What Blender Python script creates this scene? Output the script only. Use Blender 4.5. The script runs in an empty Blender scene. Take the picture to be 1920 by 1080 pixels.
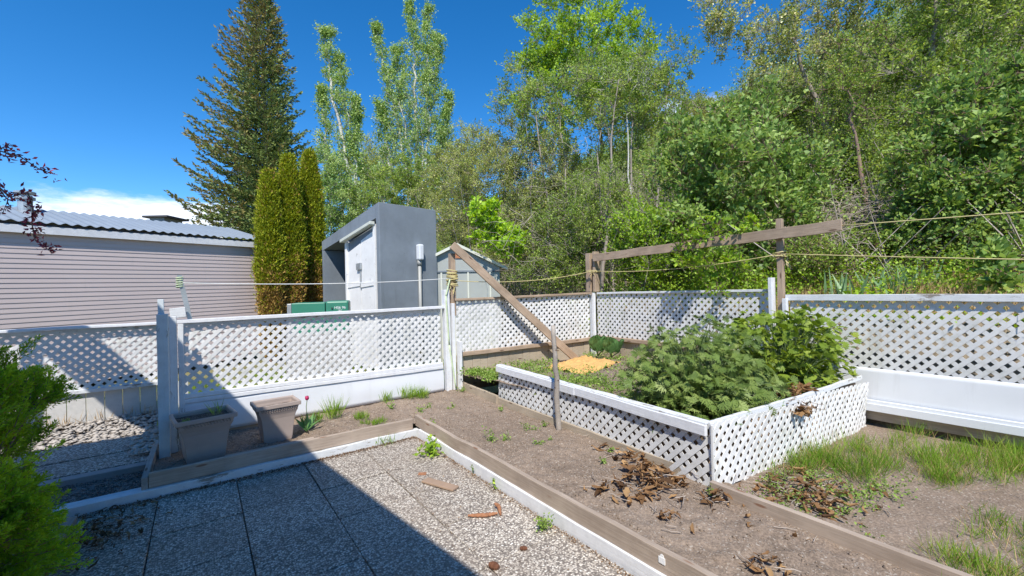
import bpy, math, random
import numpy as np
from mathutils import Vector, Matrix, noise as mn
from math import radians, sin, cos, pi, atan2, asin, sqrt
rng = np.random.default_rng(7); random.seed(7)
sc = bpy.context.scene

# ------------------------------------------------------------------ camera
FPX, CX, CY = 800.0, 960.0, 540.0
YAW, PITCH, ROLL, EYE = radians(36.3), radians(0.2), radians(1.3), 1.7
F_ = np.array([sin(YAW)*cos(PITCH), cos(YAW)*cos(PITCH), sin(PITCH)])
R0 = np.array([cos(YAW), -sin(YAW), 0.0]); U0 = np.cross(R0, F_)
R_ = R0*cos(ROLL)-U0*sin(ROLL); U_ = R0*sin(ROLL)+U0*cos(ROLL)
C_ = np.array([0, 0, EYE])
def ray(px, py): return F_ + R_*(px-CX)/FPX - U_*(py-CY)/FPX
def W(px, py, d): return C_ + ray(px, py)*d                       # world point at a real forward distance
def onvert(px, py, a, b):                                            # world point on a real upright plane
    n = np.array([-(b[1]-a[1]), b[0]-a[0], 0.0]); d = ray(px, py)
    return C_ + d*((n[0]*a[0]+n[1]*a[1])/(n@d))
cam = bpy.data.cameras.new('camera'); cam.sensor_width = 36; cam.lens = 36*FPX/1920; cam.clip_start = .05; cam.clip_end = 2000
co = bpy.data.objects.new('camera', cam); sc.collection.objects.link(co)
M = Matrix(((R_[0], U_[0], -F_[0], 0), (R_[1], U_[1], -F_[1], 0), (R_[2], U_[2], -F_[2], EYE), (0, 0, 0, 1)))
co.matrix_world = M; sc.camera = co
# ------------------------------------------------------------------ light
SUN = Vector((-.55, -.75, 1.17)).normalized()
sc.view_settings.view_transform = 'Standard'; sc.view_settings.look = 'None'
sc.view_settings.exposure = 0.78; sc.view_settings.gamma = 1
sc.cycles.max_bounces = 7; sc.cycles.diffuse_bounces = 4; sc.cycles.transparent_max_bounces = 8
sc.cycles.use_adaptive_sampling = True; sc.cycles.caustics_reflective = False; sc.cycles.caustics_refractive = False
world = bpy.data.worlds.new('World'); sc.world = world; world.use_nodes = True
wt = world.node_tree; wt.nodes.clear()
def nd(nt, t, **k):
    n = nt.nodes.new(t)
    for a, b in k.items():
        if a.startswith('i_'):
            key = a[2:]; key = int(key) if key.isdigit() else key.replace('_', ' ')
            n.inputs[key].default_value = b
        else: setattr(n, a, b)
    return n
def lk(nt, a, b): nt.links.new(a, b)
sky = nd(wt, 'ShaderNodeTexSky', sky_type='NISHITA', sun_disc=False, sun_elevation=asin(SUN.z), sun_rotation=atan2(SUN.x, SUN.y),
         altitude=1200, air_density=.9, dust_density=0.05, ozone_density=3.4)
tc = nd(wt, 'ShaderNodeTexCoord')
mp = nd(wt, 'ShaderNodeMapping'); mp.inputs['Scale'].default_value = (1, 1, 3.2)
lk(wt, tc.outputs['Generated'], mp.inputs['Vector'])
cn = nd(wt, 'ShaderNodeTexNoise', i_Scale=7.0, i_Detail=9.0, i_Roughness=.62); lk(wt, mp.outputs[0], cn.inputs['Vector'])
sep = nd(wt, 'ShaderNodeSeparateXYZ'); lk(wt, tc.outputs['Generated'], sep.inputs[0])
def cloud_bank(direction, tan_r, z0, z1):
    """soft cloud cover in one part of the sky"""
    v = Vector(direction).normalized()
    dp = nd(wt, 'ShaderNodeVectorMath', operation='DISTANCE'); lk(wt, tc.outputs['Generated'], dp.inputs[0]); dp.inputs[1].default_value = v
    r = nd(wt, 'ShaderNodeMapRange', interpolation_type='SMOOTHSTEP'); lk(wt, dp.outputs['Value'], r.inputs[0])
    r.inputs[1].default_value = tan_r; r.inputs[2].default_value = tan_r*.45; r.inputs[3].default_value = 0; r.inputs[4].default_value = 1
    a = nd(wt, 'ShaderNodeMapRange', interpolation_type='SMOOTHSTEP'); lk(wt, sep.outputs[2], a.inputs[0])
    a.inputs[1].default_value = z1; a.inputs[2].default_value = z0; a.inputs[3].default_value = 0; a.inputs[4].default_value = 1
    m = nd(wt, 'ShaderNodeMath', operation='MULTIPLY'); lk(wt, r.outputs[0], m.inputs[0]); lk(wt, a.outputs[0], m.inputs[1])
    return m.outputs[0]
b1 = cloud_bank(ray(340, 430), .30, .15, .205); b2 = cloud_bank(ray(1480, 160), .42, .30, .46)
mx = nd(wt, 'ShaderNodeMath', operation='MAXIMUM'); lk(wt, b1, mx.inputs[0]); lk(wt, b2, mx.inputs[1])
ad = nd(wt, 'ShaderNodeMath', operation='MULTIPLY_ADD'); lk(wt, mx.outputs[0], ad.inputs[0]); ad.inputs[1].default_value = .62; lk(wt, cn.outputs['Fac'], ad.inputs[2])
cm = nd(wt, 'ShaderNodeMapRange', interpolation_type='SMOOTHSTEP'); lk(wt, ad.outputs[0], cm.inputs[0])
cm.inputs[1].default_value = .76; cm.inputs[2].default_value = 1.06; cm.inputs[3].default_value = 0; cm.inputs[4].default_value = .92
mixc = nd(wt, 'ShaderNodeMix', data_type='RGBA'); lk(wt, cm.outputs[0], mixc.inputs[0])
gm = nd(wt, 'ShaderNodeHueSaturation', i_Saturation=1.33, i_Value=.86); lk(wt, sky.outputs[0], gm.inputs['Color'])
lk(wt, gm.outputs[0], mixc.inputs[6]); mixc.inputs[7].default_value = (4.9, 5.2, 5.8, 1)
bg = nd(wt, 'ShaderNodeBackground', i_Strength=0.15); lk(wt, mixc.outputs[2], bg.inputs[0])
wo = nd(wt, 'ShaderNodeOutputWorld'); lk(wt, bg.outputs[0], wo.inputs[0])
sl = bpy.data.lights.new('sun', 'SUN'); sl.energy = 3.5; sl.angle = radians(.5); sl.color = (1, .945, .85)
so = bpy.data.objects.new('sun', sl); sc.collection.objects.link(so); so.rotation_euler = SUN.to_track_quat('Z', 'Y').to_euler()

# ------------------------------------------------------------------ helpers
def fast(name, V, F, mat, parent=None, var=None, smooth=False, link=True):
    V = np.asarray(V, dtype=np.float64).reshape(-1, 3)
    off = np.array(parent['_w']) if parent is not None else np.zeros(3)
    V = V-off
    me = bpy.data.meshes.new(name)
    if isinstance(F, np.ndarray) and F.ndim == 2:
        m, k = F.shape
        me.vertices.add(len(V)); me.vertices.foreach_set('co', V.astype(np.float32).ravel())
        me.loops.add(m*k); me.loops.foreach_set('vertex_index', F.astype(np.int32).ravel())
        me.polygons.add(m); me.polygons.foreach_set('loop_start', (np.arange(m)*k).astype(np.int32))
        try: me.polygons.foreach_set('loop_total', np.full(m, k, dtype=np.int32))
        except Exception: pass
        me.update(calc_edges=True)
    else:
        me.from_pydata([tuple(v) for v in V], [], F); me.update()
    if var is not None:
        at = me.attributes.new('var', 'FLOAT', 'POINT'); at.data.foreach_set('value', np.asarray(var, dtype=np.float32))
    if smooth: me.polygons.foreach_set('use_smooth', np.ones(len(me.polygons), dtype=bool))
    if mat is not None: me.materials.append(mat)
    o = bpy.data.objects.new(name, me); sc.collection.objects.link(o)
    if parent is not None: o.parent = parent
    return o
def tag(o, label=None, cat=None, group=None, kind=None):
    if label: o['label'] = label
    if cat: o['category'] = cat
    if group: o['group'] = group
    if kind: o['kind'] = kind
    return o
ROOTS = []
def thing(name, loc, label, cat, group=None):
    o = bpy.data.objects.new(name, None); sc.collection.objects.link(o); o.location = tuple(float(c) for c in loc)
    o.empty_display_size = .1; o['_w'] = [float(c) for c in loc]; ROOTS.append(o)
    return tag(o, label, cat, group)
class MB:
    def __init__(s): s.v = []; s.f = []
    def add(s, V, F):
        b = len(s.v); s.v += [tuple(map(float, p)) for p in V]; s.f += [tuple(i+b for i in f) for f in F]
    def hexa(s, P): s.add(P, [(0, 3, 2, 1), (4, 5, 6, 7), (0, 1, 5, 4), (1, 2, 6, 5), (2, 3, 7, 6), (3, 0, 4, 7)])
    def box(s, x0, x1, y0, y1, z0, z1): s.hexa([(x0, y0, z0), (x1, y0, z0), (x1, y1, z0), (x0, y1, z0), (x0, y0, z1), (x1, y0, z1), (x1, y1, z1), (x0, y1, z1)])
    def tube(s, P, R, n=6, cap=True):
        P = np.asarray(P, float); m = len(P)
        R = np.full(m, R, float) if np.isscalar(R) else np.asarray(R, float)
        T = np.gradient(P, axis=0); T /= np.linalg.norm(T, axis=1)[:, None]+1e-9
        ref = np.array([0, 0, 1.]) if abs(T[0][2]) < .9 else np.array([1., 0, 0])
        V = []
        for i in range(m):
            a = np.cross(T[i], ref); a /= np.linalg.norm(a)+1e-9; b = np.cross(T[i], a)
            for k in range(n):
                t = 2*pi*k/n; V.append(P[i]+(a*cos(t)+b*sin(t))*R[i])
        Fc = [(i*n+k, i*n+(k+1) % n, (i+1)*n+(k+1) % n, (i+1)*n+k) for i in range(m-1) for k in range(n)]
        if cap: Fc += [tuple(range(n))[::-1], tuple((m-1)*n+k for k in range(n))]
        s.add(V, Fc)
    def build(s, name, mat, parent=None, smooth=False, bevel=0):
        o = fast(name, s.v, s.f, mat, parent, smooth=smooth)
        if bevel:
            b = o.modifiers.new('bevel', 'BEVEL'); b.width = bevel; b.segments = 2; b.limit_method = 'ANGLE'
        return o
def board(name, p0, p1, w, h, mat, parent=None, bevel=.004, roll=0.0, wob=.003, label=None):
    """a sawn board from p0 to p1 (centres of its ends), w across, h high, with grain along its own X axis"""
    p0 = np.array(p0, float); p1 = np.array(p1, float); L = np.linalg.norm(p1-p0); X = (p1-p0)/L
    Z = np.array([0, 0, 1.]) if abs(X[2]) < .95 else np.array([0, 1., 0]); Y = np.cross(Z, X); Y /= np.linalg.norm(Y); Z = np.cross(X, Y)
    Y2 = Y*cos(roll)+Z*sin(roll); Z2 = -Y*sin(roll)+Z*cos(roll)
    n = max(1, int(L/.25)); V = []; Fc = []
    for i in range(n+1):
        x = L*i/n; dy, dz = (random.uniform(-wob, wob), random.uniform(-wob, wob))
        for (a, b) in ((-.5, -.5), (.5, -.5), (.5, .5), (-.5, .5)):
            V.append((x, a*w+dy, b*h+dz))
    for i in range(n):
        for k in range(4): Fc.append((i*4+k, i*4+(k+1) % 4, (i+1)*4+(k+1) % 4, (i+1)*4+k))
    Fc += [(3, 2, 1, 0), tuple(n*4+k for k in range(4))]
    me = bpy.data.meshes.new(name); me.from_pydata(V, [], Fc); me.materials.append(mat); me.update()
    o = bpy.data.objects.new(name, me); sc.collection.objects.link(o)
    org = p0 - (np.array(parent['_w']) if parent is not None else 0)
    Mx = Matrix(((X[0], Y2[0], Z2[0], org[0]), (X[1], Y2[1], Z2[1], org[1]), (X[2], Y2[2], Z2[2], org[2]), (0, 0, 0, 1)))
    if parent is not None: o.parent = parent
    o.matrix_local = Mx
    if bevel:
        b = o.modifiers.new('bevel', 'BEVEL'); b.width = bevel; b.segments = 2; b.limit_method = 'ANGLE'
    if label: o['label'] = label
    return o
def nz(x, y, z=0.0, s=1.0): return mn.noise(Vector((x*s, y*s, z*s)))

# ------------------------------------------------------------------ materials
def newmat(name):
    m = bpy.data.materials.new(name); m.use_nodes = True; nt = m.node_tree; nt.nodes.clear()
    out = nd(nt, 'ShaderNodeOutputMaterial'); p = nd(nt, 'ShaderNodeBsdfPrincipled'); lk(nt, p.outputs[0], out.inputs[0])
    return m, nt, p, out
def ramp(nt, fac, stops):
    r = nd(nt, 'ShaderNodeValToRGB'); e = r.color_ramp.elements
    while len(e) < len(stops): e.new(.5)
    for el, (p, c) in zip(e, stops): el.position = p; el.color = (*c, 1) if len(c) == 3 else c
    lk(nt, fac, r.inputs[0]); return r.outputs[0]
def texn(nt, scale, detail=6, rough=.6, coord='Object', stretch=None, kind='noise'):
    t = nd(nt, 'ShaderNodeTexCoord'); v = t.outputs[coord]
    if stretch:
        m = nd(nt, 'ShaderNodeMapping'); m.inputs['Scale'].default_value = stretch; lk(nt, v, m.inputs[0]); v = m.outputs[0]
    if kind == 'noise': n = nd(nt, 'ShaderNodeTexNoise', i_Scale=scale, i_Detail=detail, i_Roughness=rough)
    else: n = nd(nt, 'ShaderNodeTexVoronoi', i_Scale=scale)
    lk(nt, v, n.inputs['Vector']); return n
def mix(nt, fac, a, b, blend='MIX'):
    m = nd(nt, 'ShaderNodeMix', data_type='RGBA', blend_type=blend)
    for s, i in ((fac, 0), (a, 6), (b, 7)):
        if hasattr(s, 'links'): lk(nt, s, m.inputs[i])
        else: m.inputs[i].default_value = s if i == 0 else (*s, 1)
    return m.outputs[2]
def bump(nt, p, h, strength=.3, dist=.01):
    b = nd(nt, 'ShaderNodeBump', i_Strength=strength, i_Distance=dist); lk(nt, h, b.inputs['Height']); lk(nt, b.outputs[0], p.inputs['Normal'])
def wood(name, dark, light, knots=(.10, .05, .03), painted=None, peel=.5, rough=.8):
    m, nt, p, _ = newmat(name)
    g = texn(nt, 6, 8, .65, stretch=(.6, 14, 14)); g2 = texn(nt, 2.2, 4, .6)
    c = ramp(nt, g.outputs['Fac'], [(.28, dark), (.7, light)])
    c = mix(nt, .45, c, ramp(nt, g2.outputs['Fac'], [(.35, dark), (.65, light)]))
    k = texn(nt, 2.4, 0, 0, stretch=(1.2, 5, 5), kind='vor')
    kf = nd(nt, 'ShaderNodeMapRange'); lk(nt, k.outputs['Distance'], kf.inputs[0]); kf.inputs[1].default_value = .09; kf.inputs[2].default_value = .16; kf.inputs[3].default_value = .8; kf.inputs[4].default_value = 0
    c = mix(nt, kf.outputs[0], c, knots)
    if painted:
        q = texn(nt, 5, 10, .75, stretch=(.8, 4, 4))
        q2 = texn(nt, 1.7, 3, .6)
        s = nd(nt, 'ShaderNodeMath', operation='ADD'); lk(nt, q.outputs['Fac'], s.inputs[0]); lk(nt, q2.outputs['Fac'], s.inputs[1])
        f = nd(nt, 'ShaderNodeMapRange'); lk(nt, s.outputs[0], f.inputs[0]); f.inputs[1].default_value = .62+peel*.5; f.inputs[2].default_value = .66+peel*.5
        tint = ramp(nt, texn(nt, 12, 5, .7).outputs['Fac'], [(.3, tuple(.86*x for x in painted)), (.6, painted)])
        c = mix(nt, f.outputs[0], c, tint)
    lk(nt, c, p.inputs['Base Color']); p.inputs['Roughness'].default_value = rough; p.inputs['Specular IOR Level'].default_value = .25
    bump(nt, p, g.outputs['Fac'], .35, .006); return m
def plain(name, col, rough=.6, var=.1, scale=3, metal=0, bmp=.1, dirt=None, dirt_lo=.6, dirt_hi=.75):
    m, nt, p, _ = newmat(name)
    n = texn(nt, scale, 8, .65)
    c = ramp(nt, n.outputs['Fac'], [(.3, tuple(x*(1-var) for x in col)), (.7, tuple(min(1, x*(1+var)) for x in col))])
    if dirt:
        d = texn(nt, scale*2.3, 10, .75)
        f = nd(nt, 'ShaderNodeMapRange'); lk(nt, d.outputs['Fac'], f.inputs[0]); f.inputs[1].default_value = dirt_lo; f.inputs[2].default_value = dirt_hi
        c = mix(nt, f.outputs[0], c, dirt)
    lk(nt, c, p.inputs['Base Color']); p.inputs['Roughness'].default_value = rough; p.inputs['Metallic'].default_value = metal
    if bmp: bump(nt, p, texn(nt, scale*12, 6, .7).outputs['Fac'], bmp, .004)
    return m
def leafmat(name, stops, transl=.36, rough=.5, spec=.3, gain=1.75):
    stops = [(p_, tuple(min(.85, x*gain*g_) for x, g_ in zip(c_, (1.10, 1.0, .80)))) for p_, c_ in stops]
    m, nt, p, out = newmat(name)
    a = nd(nt, 'ShaderNodeAttribute', attribute_name='var')
    c = ramp(nt, a.outputs['Fac'], stops)
    lk(nt, c, p.inputs['Base Color']); p.inputs['Roughness'].default_value = rough; p.inputs['Specular IOR Level'].default_value = spec
    t = nd(nt, 'ShaderNodeBsdfTranslucent')
    h = nd(nt, 'ShaderNodeHueSaturation', i_Hue=.485, i_Saturation=1.1, i_Value=1.5); lk(nt, c, h.inputs['Color']); lk(nt, h.outputs[0], t.inputs['Color'])
    mxs = nd(nt, 'ShaderNodeMixShader', i_0=transl); lk(nt, p.outputs[0], mxs.inputs[1]); lk(nt, t.outputs[0], mxs.inputs[2]); lk(nt, mxs.outputs[0], out.inputs[0])
    return m
def ground_mat(name, cols, scale=8, pebble=None, chips=.0, bmp=.6):
    m, nt, p, _ = newmat(name)
    n = texn(nt, scale, 12, .7); n2 = texn(nt, scale*.13, 4, .6); n3 = texn(nt, scale*9, 4, .7)
    c = ramp(nt, n.outputs['Fac'], [(.3, cols[0]), (.5, cols[1]), (.72, cols[2])])
    c = mix(nt, .5, c, ramp(nt, n2.outputs['Fac'], [(.40, tuple(x*.8 for x in cols[0])), (.60, cols[2])]))
    c = mix(nt, .5, c, ramp(nt, n3.outputs['Fac'], [(.38, tuple(x*.45 for x in cols[1])), (.62, tuple(min(1, x*1.5) for x in cols[1]))]))
    if chips:
        v = texn(nt, scale*14, kind='vor'); s = nd(nt, 'ShaderNodeSeparateColor'); lk(nt, v.outputs['Color'], s.inputs[0])
        f = nd(nt, 'ShaderNodeMapRange'); lk(nt, s.outputs[0], f.inputs[0]); f.inputs[1].default_value = 1-chips; f.inputs[2].default_value = 1-chips+.01
        c = mix(nt, f.outputs[0], c, (.38, .33, .28))
    lk(nt, c, p.inputs['Base Color']); p.inputs['Roughness'].default_value = .95; p.inputs['Specular IOR Level'].default_value = .15
    b = nd(nt, 'ShaderNodeMath', operation='ADD'); lk(nt, n.outputs['Fac'], b.inputs[0]); lk(nt, n3.outputs['Fac'], b.inputs[1])
    bump(nt, p, b.outputs[0], bmp, .012); return m
def aggregate(name, scale=78):
    m, nt, p, _ = newmat(name)
    v = texn(nt, scale, kind='vor'); s = nd(nt, 'ShaderNodeSeparateColor'); lk(nt, v.outputs['Color'], s.inputs[0])
    c = ramp(nt, s.outputs[0], [(0, (.13, .115, .10)), (.22, (.34, .30, .26)), (.5, (.54, .48, .41)), (.8, (.70, .63, .54)), (1, (.90, .86, .78))])
    e = nd(nt, 'ShaderNodeMapRange'); lk(nt, v.outputs['Distance'], e.inputs[0]); e.inputs[1].default_value = .42; e.inputs[2].default_value = .7
    c = mix(nt, e.outputs[0], c, (.21, .18, .155))
    gi = nd(nt, 'ShaderNodeNewGeometry'); c = mix(nt, 1.0, c, ramp(nt, gi.outputs['Random Per Island'], [(0, (.86, .85, .84)), (1, (1, 1, 1))]), 'MULTIPLY')
    st = texn(nt, 1.3, 5, .6); c = mix(nt, ramp(nt, st.outputs['Fac'], [(.45, (0, 0, 0)), (.68, (.40, .40, .40))]), c, (.27, .21, .165))
    lk(nt, c, p.inputs['Base Color']); p.inputs['Roughness'].default_value = .8; p.inputs['Specular IOR Level'].default_value = .3
    iv = nd(nt, 'ShaderNodeMath', operation='SUBTRACT'); iv.inputs[0].default_value = 1; lk(nt, v.outputs['Distance'], iv.inputs[1])
    bump(nt, p, iv.outputs[0], .7, .006); return m
WHITE = (.74, .75, .78)
m_white = wood('white_painted_wood', (.22, .20, .18), (.40, .37, .34), painted=WHITE, peel=.24)
m_peel = wood('peeling_white_paint', (.17, .15, .13), (.38, .34, .30), painted=(.68, .70, .72), peel=.50)
m_blue = wood('pale_blue_white_paint', (.2, .2, .19), (.36, .36, .35), painted=(.60, .66, .70), peel=.30)
m_brown = wood('weathered_brown_wood', (.21, .15, .105), (.52, .395, .29))
m_grey = wood('weathered_grey_wood', (.20, .175, .155), (.46, .41, .36))
m_tan = wood('faded_tan_plank', (.27, .22, .165), (.52, .44, .34))
m_edge = wood('planed_border_wood', (.24, .185, .145), (.50, .41, .335), knots=(.20, .09, .045))
m_plastic = plain('white_plastic_lattice', (.70, .70, .70), .6, .08, 2.2, bmp=.05, dirt=(.40, .40, .32), dirt_lo=.51, dirt_hi=.82)
m_skirt = plain('white_metal_skirt', (.70, .72, .76), .42, .04, 1.5, bmp=0, dirt=(.5, .5, .48), dirt_lo=.7, dirt_hi=.95)
m_siding = plain('mauve_vinyl_siding', (.56, .475, .465), .55, .035, .8, bmp=0)
m_roofmetal = plain('galvanised_roof', (.27, .31, .35), .5, .08, 1.5, metal=.1, bmp=0)
m_concrete = plain('slate_painted_concrete', (.195, .225, .26), .75, .16, 1.6, bmp=.35, dirt=(.09, .10, .11), dirt_lo=.62, dirt_hi=.8)
def streaked(m, col, amt=.5):
    nt = m.node_tree; p = [n for n in nt.nodes if n.type == 'BSDF_PRINCIPLED'][0]; src = p.inputs['Base Color'].links[0].from_socket
    t = texn(nt, 2.2, 7, .7, stretch=(3.2, 3.2, .35)); f = nd(nt, 'ShaderNodeMapRange'); lk(nt, t.outputs['Fac'], f.inputs[0]); f.inputs[1].default_value = .56; f.inputs[2].default_value = .76; f.inputs[4].default_value = amt
    lk(nt, mix(nt, f.outputs[0], src, col), p.inputs['Base Color'])
streaked(m_concrete, (.11, .125, .14)); streaked(m_siding, (.44, .38, .37), .5); streaked(m_skirt, (.55, .56, .57), .45)
m_door = plain('chipped_white_door', (.80, .79, .78), .6, .08, 3, bmp=.2, dirt=(.33, .32, .31), dirt_lo=.60, dirt_hi=.70)
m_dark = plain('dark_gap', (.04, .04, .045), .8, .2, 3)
m_green = plain('green_utility_box', (.045, .22, .145), .4, .08, 2, bmp=0)
m_pad = plain('concrete_pad', (.30, .29, .28), .9, .15, 4)
m_shed = plain('pale_green_shed_panel', (.37, .39, .37), .5, .06, 2, bmp=0)
m_trim = plain('cream_trim', (.62, .63, .55), .5, .08, 4, bmp=0)
m_vent = plain('orange_vent', (.50, .20, .09), .7, .2, 8)
m_pipe = plain('grey_conduit', (.36, .36, .34), .5, .1, 4, metal=.1, bmp=0)
m_galv = plain('galvanised_steel', (.42, .44, .45), .4, .15, 6, metal=.5, bmp=0)
m_pot = plain('taupe_planter', (.38, .31, .275), .55, .10, 3, bmp=.08, dirt=(.42, .38, .35), dirt_lo=.66, dirt_hi=.85)
m_potsoil = ground_mat('potting_soil', [(.03, .025, .02), (.07, .055, .045), (.16, .14, .12)], 20, chips=.12)
m_soil = ground_mat('dry_soil', [(.18, .135, .100), (.255, .195, .15), (.335, .265, .21)], 7, chips=.05)
m_darkgravel = ground_mat('dark_gravel', [(.08, .07, .065), (.15, .13, .12), (.27, .25, .23)], 14, chips=.25)
m_grassground = ground_mat('dry_grass_ground', [(.12, .13, .05), (.20, .19, .09), (.32, .27, .17)], 3)
m_hill = ground_mat('dry_hillside', [(.12, .10, .07), (.20, .165, .12), (.31, .26, .20)], 2)
m_agg = aggregate('exposed_aggregate')
m_agg2 = aggregate('path_aggregate', 60)
m_rock = plain('white_rock', (.42, .38, .34), .85, .25, 9)
m_bark = wood('grey_bark', (.15, .125, .105), (.40, .35, .30))
m_birch = wood('pale_bark', (.38, .36, .33), (.66, .64, .60), knots=(.12, .11, .10))
m_rbark = wood('reddish_bark', (.12, .08, .06), (.33, .22, .17))
m_twig = plain('dry_twig', (.40, .34, .29), .9, .3, 5, bmp=0)
m_rope = plain('yellow_rope', (.55, .47, .22), .8, .15, 30)
m_wrope = plain('white_line', (.72, .73, .72), .6, .1, 30, bmp=0)
m_grope = plain('green_cord', (.55, .66, .42), .7, .1, 30, bmp=0)
m_tarp = plain('yellow_cloth', (.62, .37, .13), .8, .12, 14, bmp=.4)
m_rust = plain('orange_catkin', (.33, .15, .075), .9, .3, 40, bmp=.4)
m_cone = plain('brown_cone', (.15, .06, .03), .8, .3, 40, bmp=.4)
m_scrap = plain('tan_tile', (.34, .235, .165), .7, .1, 6)
m_plate = plain('white_plate', (.8, .8, .8), .4, .02, 3, bmp=0)
m_text = plain('white_lettering', (.85, .85, .85), .5, 0, 3, bmp=0)
m_tulip = plain('magenta_petal', (.42, .02, .10), .45, .15, 8, bmp=0)
g3 = lambda a, b, c: [(0, a), (.5, b), (1, c)]
L_fresh = leafmat('fresh_leaf', g3((.07, .14, .02), (.15, .26, .035), (.27, .40, .06)))
L_mid = leafmat('mid_leaf', g3((.065, .12, .028), (.135, .215, .048), (.26, .34, .10)))
L_olive = leafmat('olive_leaf', g3((.085, .125, .036), (.175, .23, .07), (.34, .38, .16)))
L_pale = leafmat('poplar_leaf', g3((.07, .14, .045), (.15, .25, .08), (.34, .43, .20)), spec=.5)
L_lilac = leafmat('broad_leaf', g3((.055, .115, .03), (.125, .21, .06), (.25, .345, .13)), spec=.4)
L_lime = leafmat('lime_leaf', g3((.10, .20, .02), (.18, .31, .03), (.28, .42, .06)))
L_blossom = leafmat('cream_blossom', g3((.30, .28, .17), (.48, .44, .28), (.65, .60, .42)), .2)
L_willow = leafmat('willow_leaf', g3((.11, .15, .04), (.20, .25, .07), (.32, .36, .12)))
L_spruce = leafmat('spruce_needle', g3((.05, .085, .035), (.10, .15, .055), (.17, .21, .08)), .12, .6, .2)
L_sprbrown = leafmat('spruce_brown_tip', g3((.085, .085, .04), (.14, .13, .055), (.20, .185, .08)), .12, .7, .1)
L_cedar = leafmat('cedar_spray', g3((.06, .095, .010), (.135, .175, .012), (.24, .27, .025)), .2, .6, .2)
L_cedbrown = leafmat('cedar_dry_spray', g3((.11, .07, .03), (.20, .14, .05), (.30, .22, .09)), .1, .8, .1)
L_juniper = leafmat('juniper_spray', g3((.07, .15, .012), (.14, .26, .02), (.25, .38, .04)), .35, .6, .2)
L_peony = leafmat('cut_leaf', g3((.055, .10, .03), (.105, .17, .05), (.21, .28, .11)), .25, .5, .3, gain=1.5)
L_peony2 = leafmat('light_cut_leaf', g3((.07, .13, .02), (.14, .225, .032), (.25, .34, .07)), .3, .5, .3, gain=1.35)
L_weed = leafmat('weed_leaf', g3((.06, .12, .03), (.12, .21, .05), (.21, .30, .10)))
L_grass = leafmat('grass_blade', g3((.045, .105, .015), (.095, .19, .025), (.22, .28, .08)), spec=.15)
L_dry = leafmat('dry_straw', g3((.22, .16, .09), (.36, .27, .16), (.50, .40, .26)), .15, gain=1.1)
L_dead = leafmat('dead_leaf', g3((.075, .045, .028), (.19, .115, .065), (.36, .25, .15)), .12, .7, .2, gain=1.1)
L_iris = leafmat('iris_blade', g3((.07, .13, .08), (.12, .21, .13), (.19, .29, .19)), .2, .5, .3)
L_plum = leafmat('purple_leaf', g3((.05, .012, .02), (.14, .025, .04), (.26, .06, .085)), .3, .4, .5)
L_cab = leafmat('rhubarb_leaf', g3((.03, .09, .03), (.06, .15, .06), (.12, .24, .11)), .2, .4, .5)

# ------------------------------------------------------------------ foliage helpers
def nrm(a): return a/(np.linalg.norm(a, axis=-1, keepdims=True)+1e-9)
def leafgeo(P, L, Wd, axis=None, axw=1.0, up=.6, fold=.22):
    n = len(P); L = np.broadcast_to(L, n)[:, None]; Wd = np.broadcast_to(Wd, n)[:, None]
    N = nrm(rng.normal(size=(n, 3))+np.array([0, 0, up]))
    D = rng.normal(size=(n, 3))
    if axis is not None: D = D*.5+axis*axw*1.5
    if axis is not None: N = nrm(N-nrm(D)*np.sum(N*nrm(D), 1)[:, None]); D = nrm(D)
    else: D = nrm(D-N*np.sum(D*N, 1)[:, None])
    S = np.cross(N, D)
    V = np.stack([P, P+D*L*.45+S*Wd*.5+N*Wd*fold, P+D*L, P+D*L*.45-S*Wd*.5+N*Wd*fold], 1)
    return V.reshape(-1, 3)
class Leaves:
    def __init__(s): s.V = []; s.var = []
    def add(s, P, L, Wd, var=None, **k):
        if len(P) == 0: return
        s.V.append(leafgeo(P, L, Wd, **k))
        v = rng.beta(2.2, 2.2, len(P)) if var is None else np.clip(var, 0, 1)
        s.var.append(np.repeat(v, 4))
    def build(s, name, mat, parent=None):
        V = np.concatenate(s.V); n = len(V)//4
        return fast(name, V, np.arange(n*4).reshape(n, 4), mat, parent, var=np.concatenate(s.var))
def prisms(A, B, r0, r1):
    """three-sided twigs from A to B"""
    A = np.asarray(A); B = np.asarray(B); D = nrm(B-A); ref = np.where(np.abs(D[:, 2:3]) < .9, np.array([[0, 0, 1.]]), np.array([[1., 0, 0]]))
    a = nrm(np.cross(D, ref)); b = np.cross(D, a); r0 = np.broadcast_to(r0, len(A))[:, None]; r1 = np.broadcast_to(r1, len(A))[:, None]
    V = []
    for r, Pp in ((r0, A), (r1, B)):
        for k in range(3): V.append(Pp+(a*cos(2.094*k)+b*sin(2.094*k))*r)
    V = np.stack(V, 1).reshape(-1, 3); i = np.arange(len(A))[:, None]*6
    F = np.concatenate([i+np.array([[0, 1, 4, 3]]), i+np.array([[1, 2, 5, 4]]), i+np.array([[2, 0, 3, 5]])])
    return V, F
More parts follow.
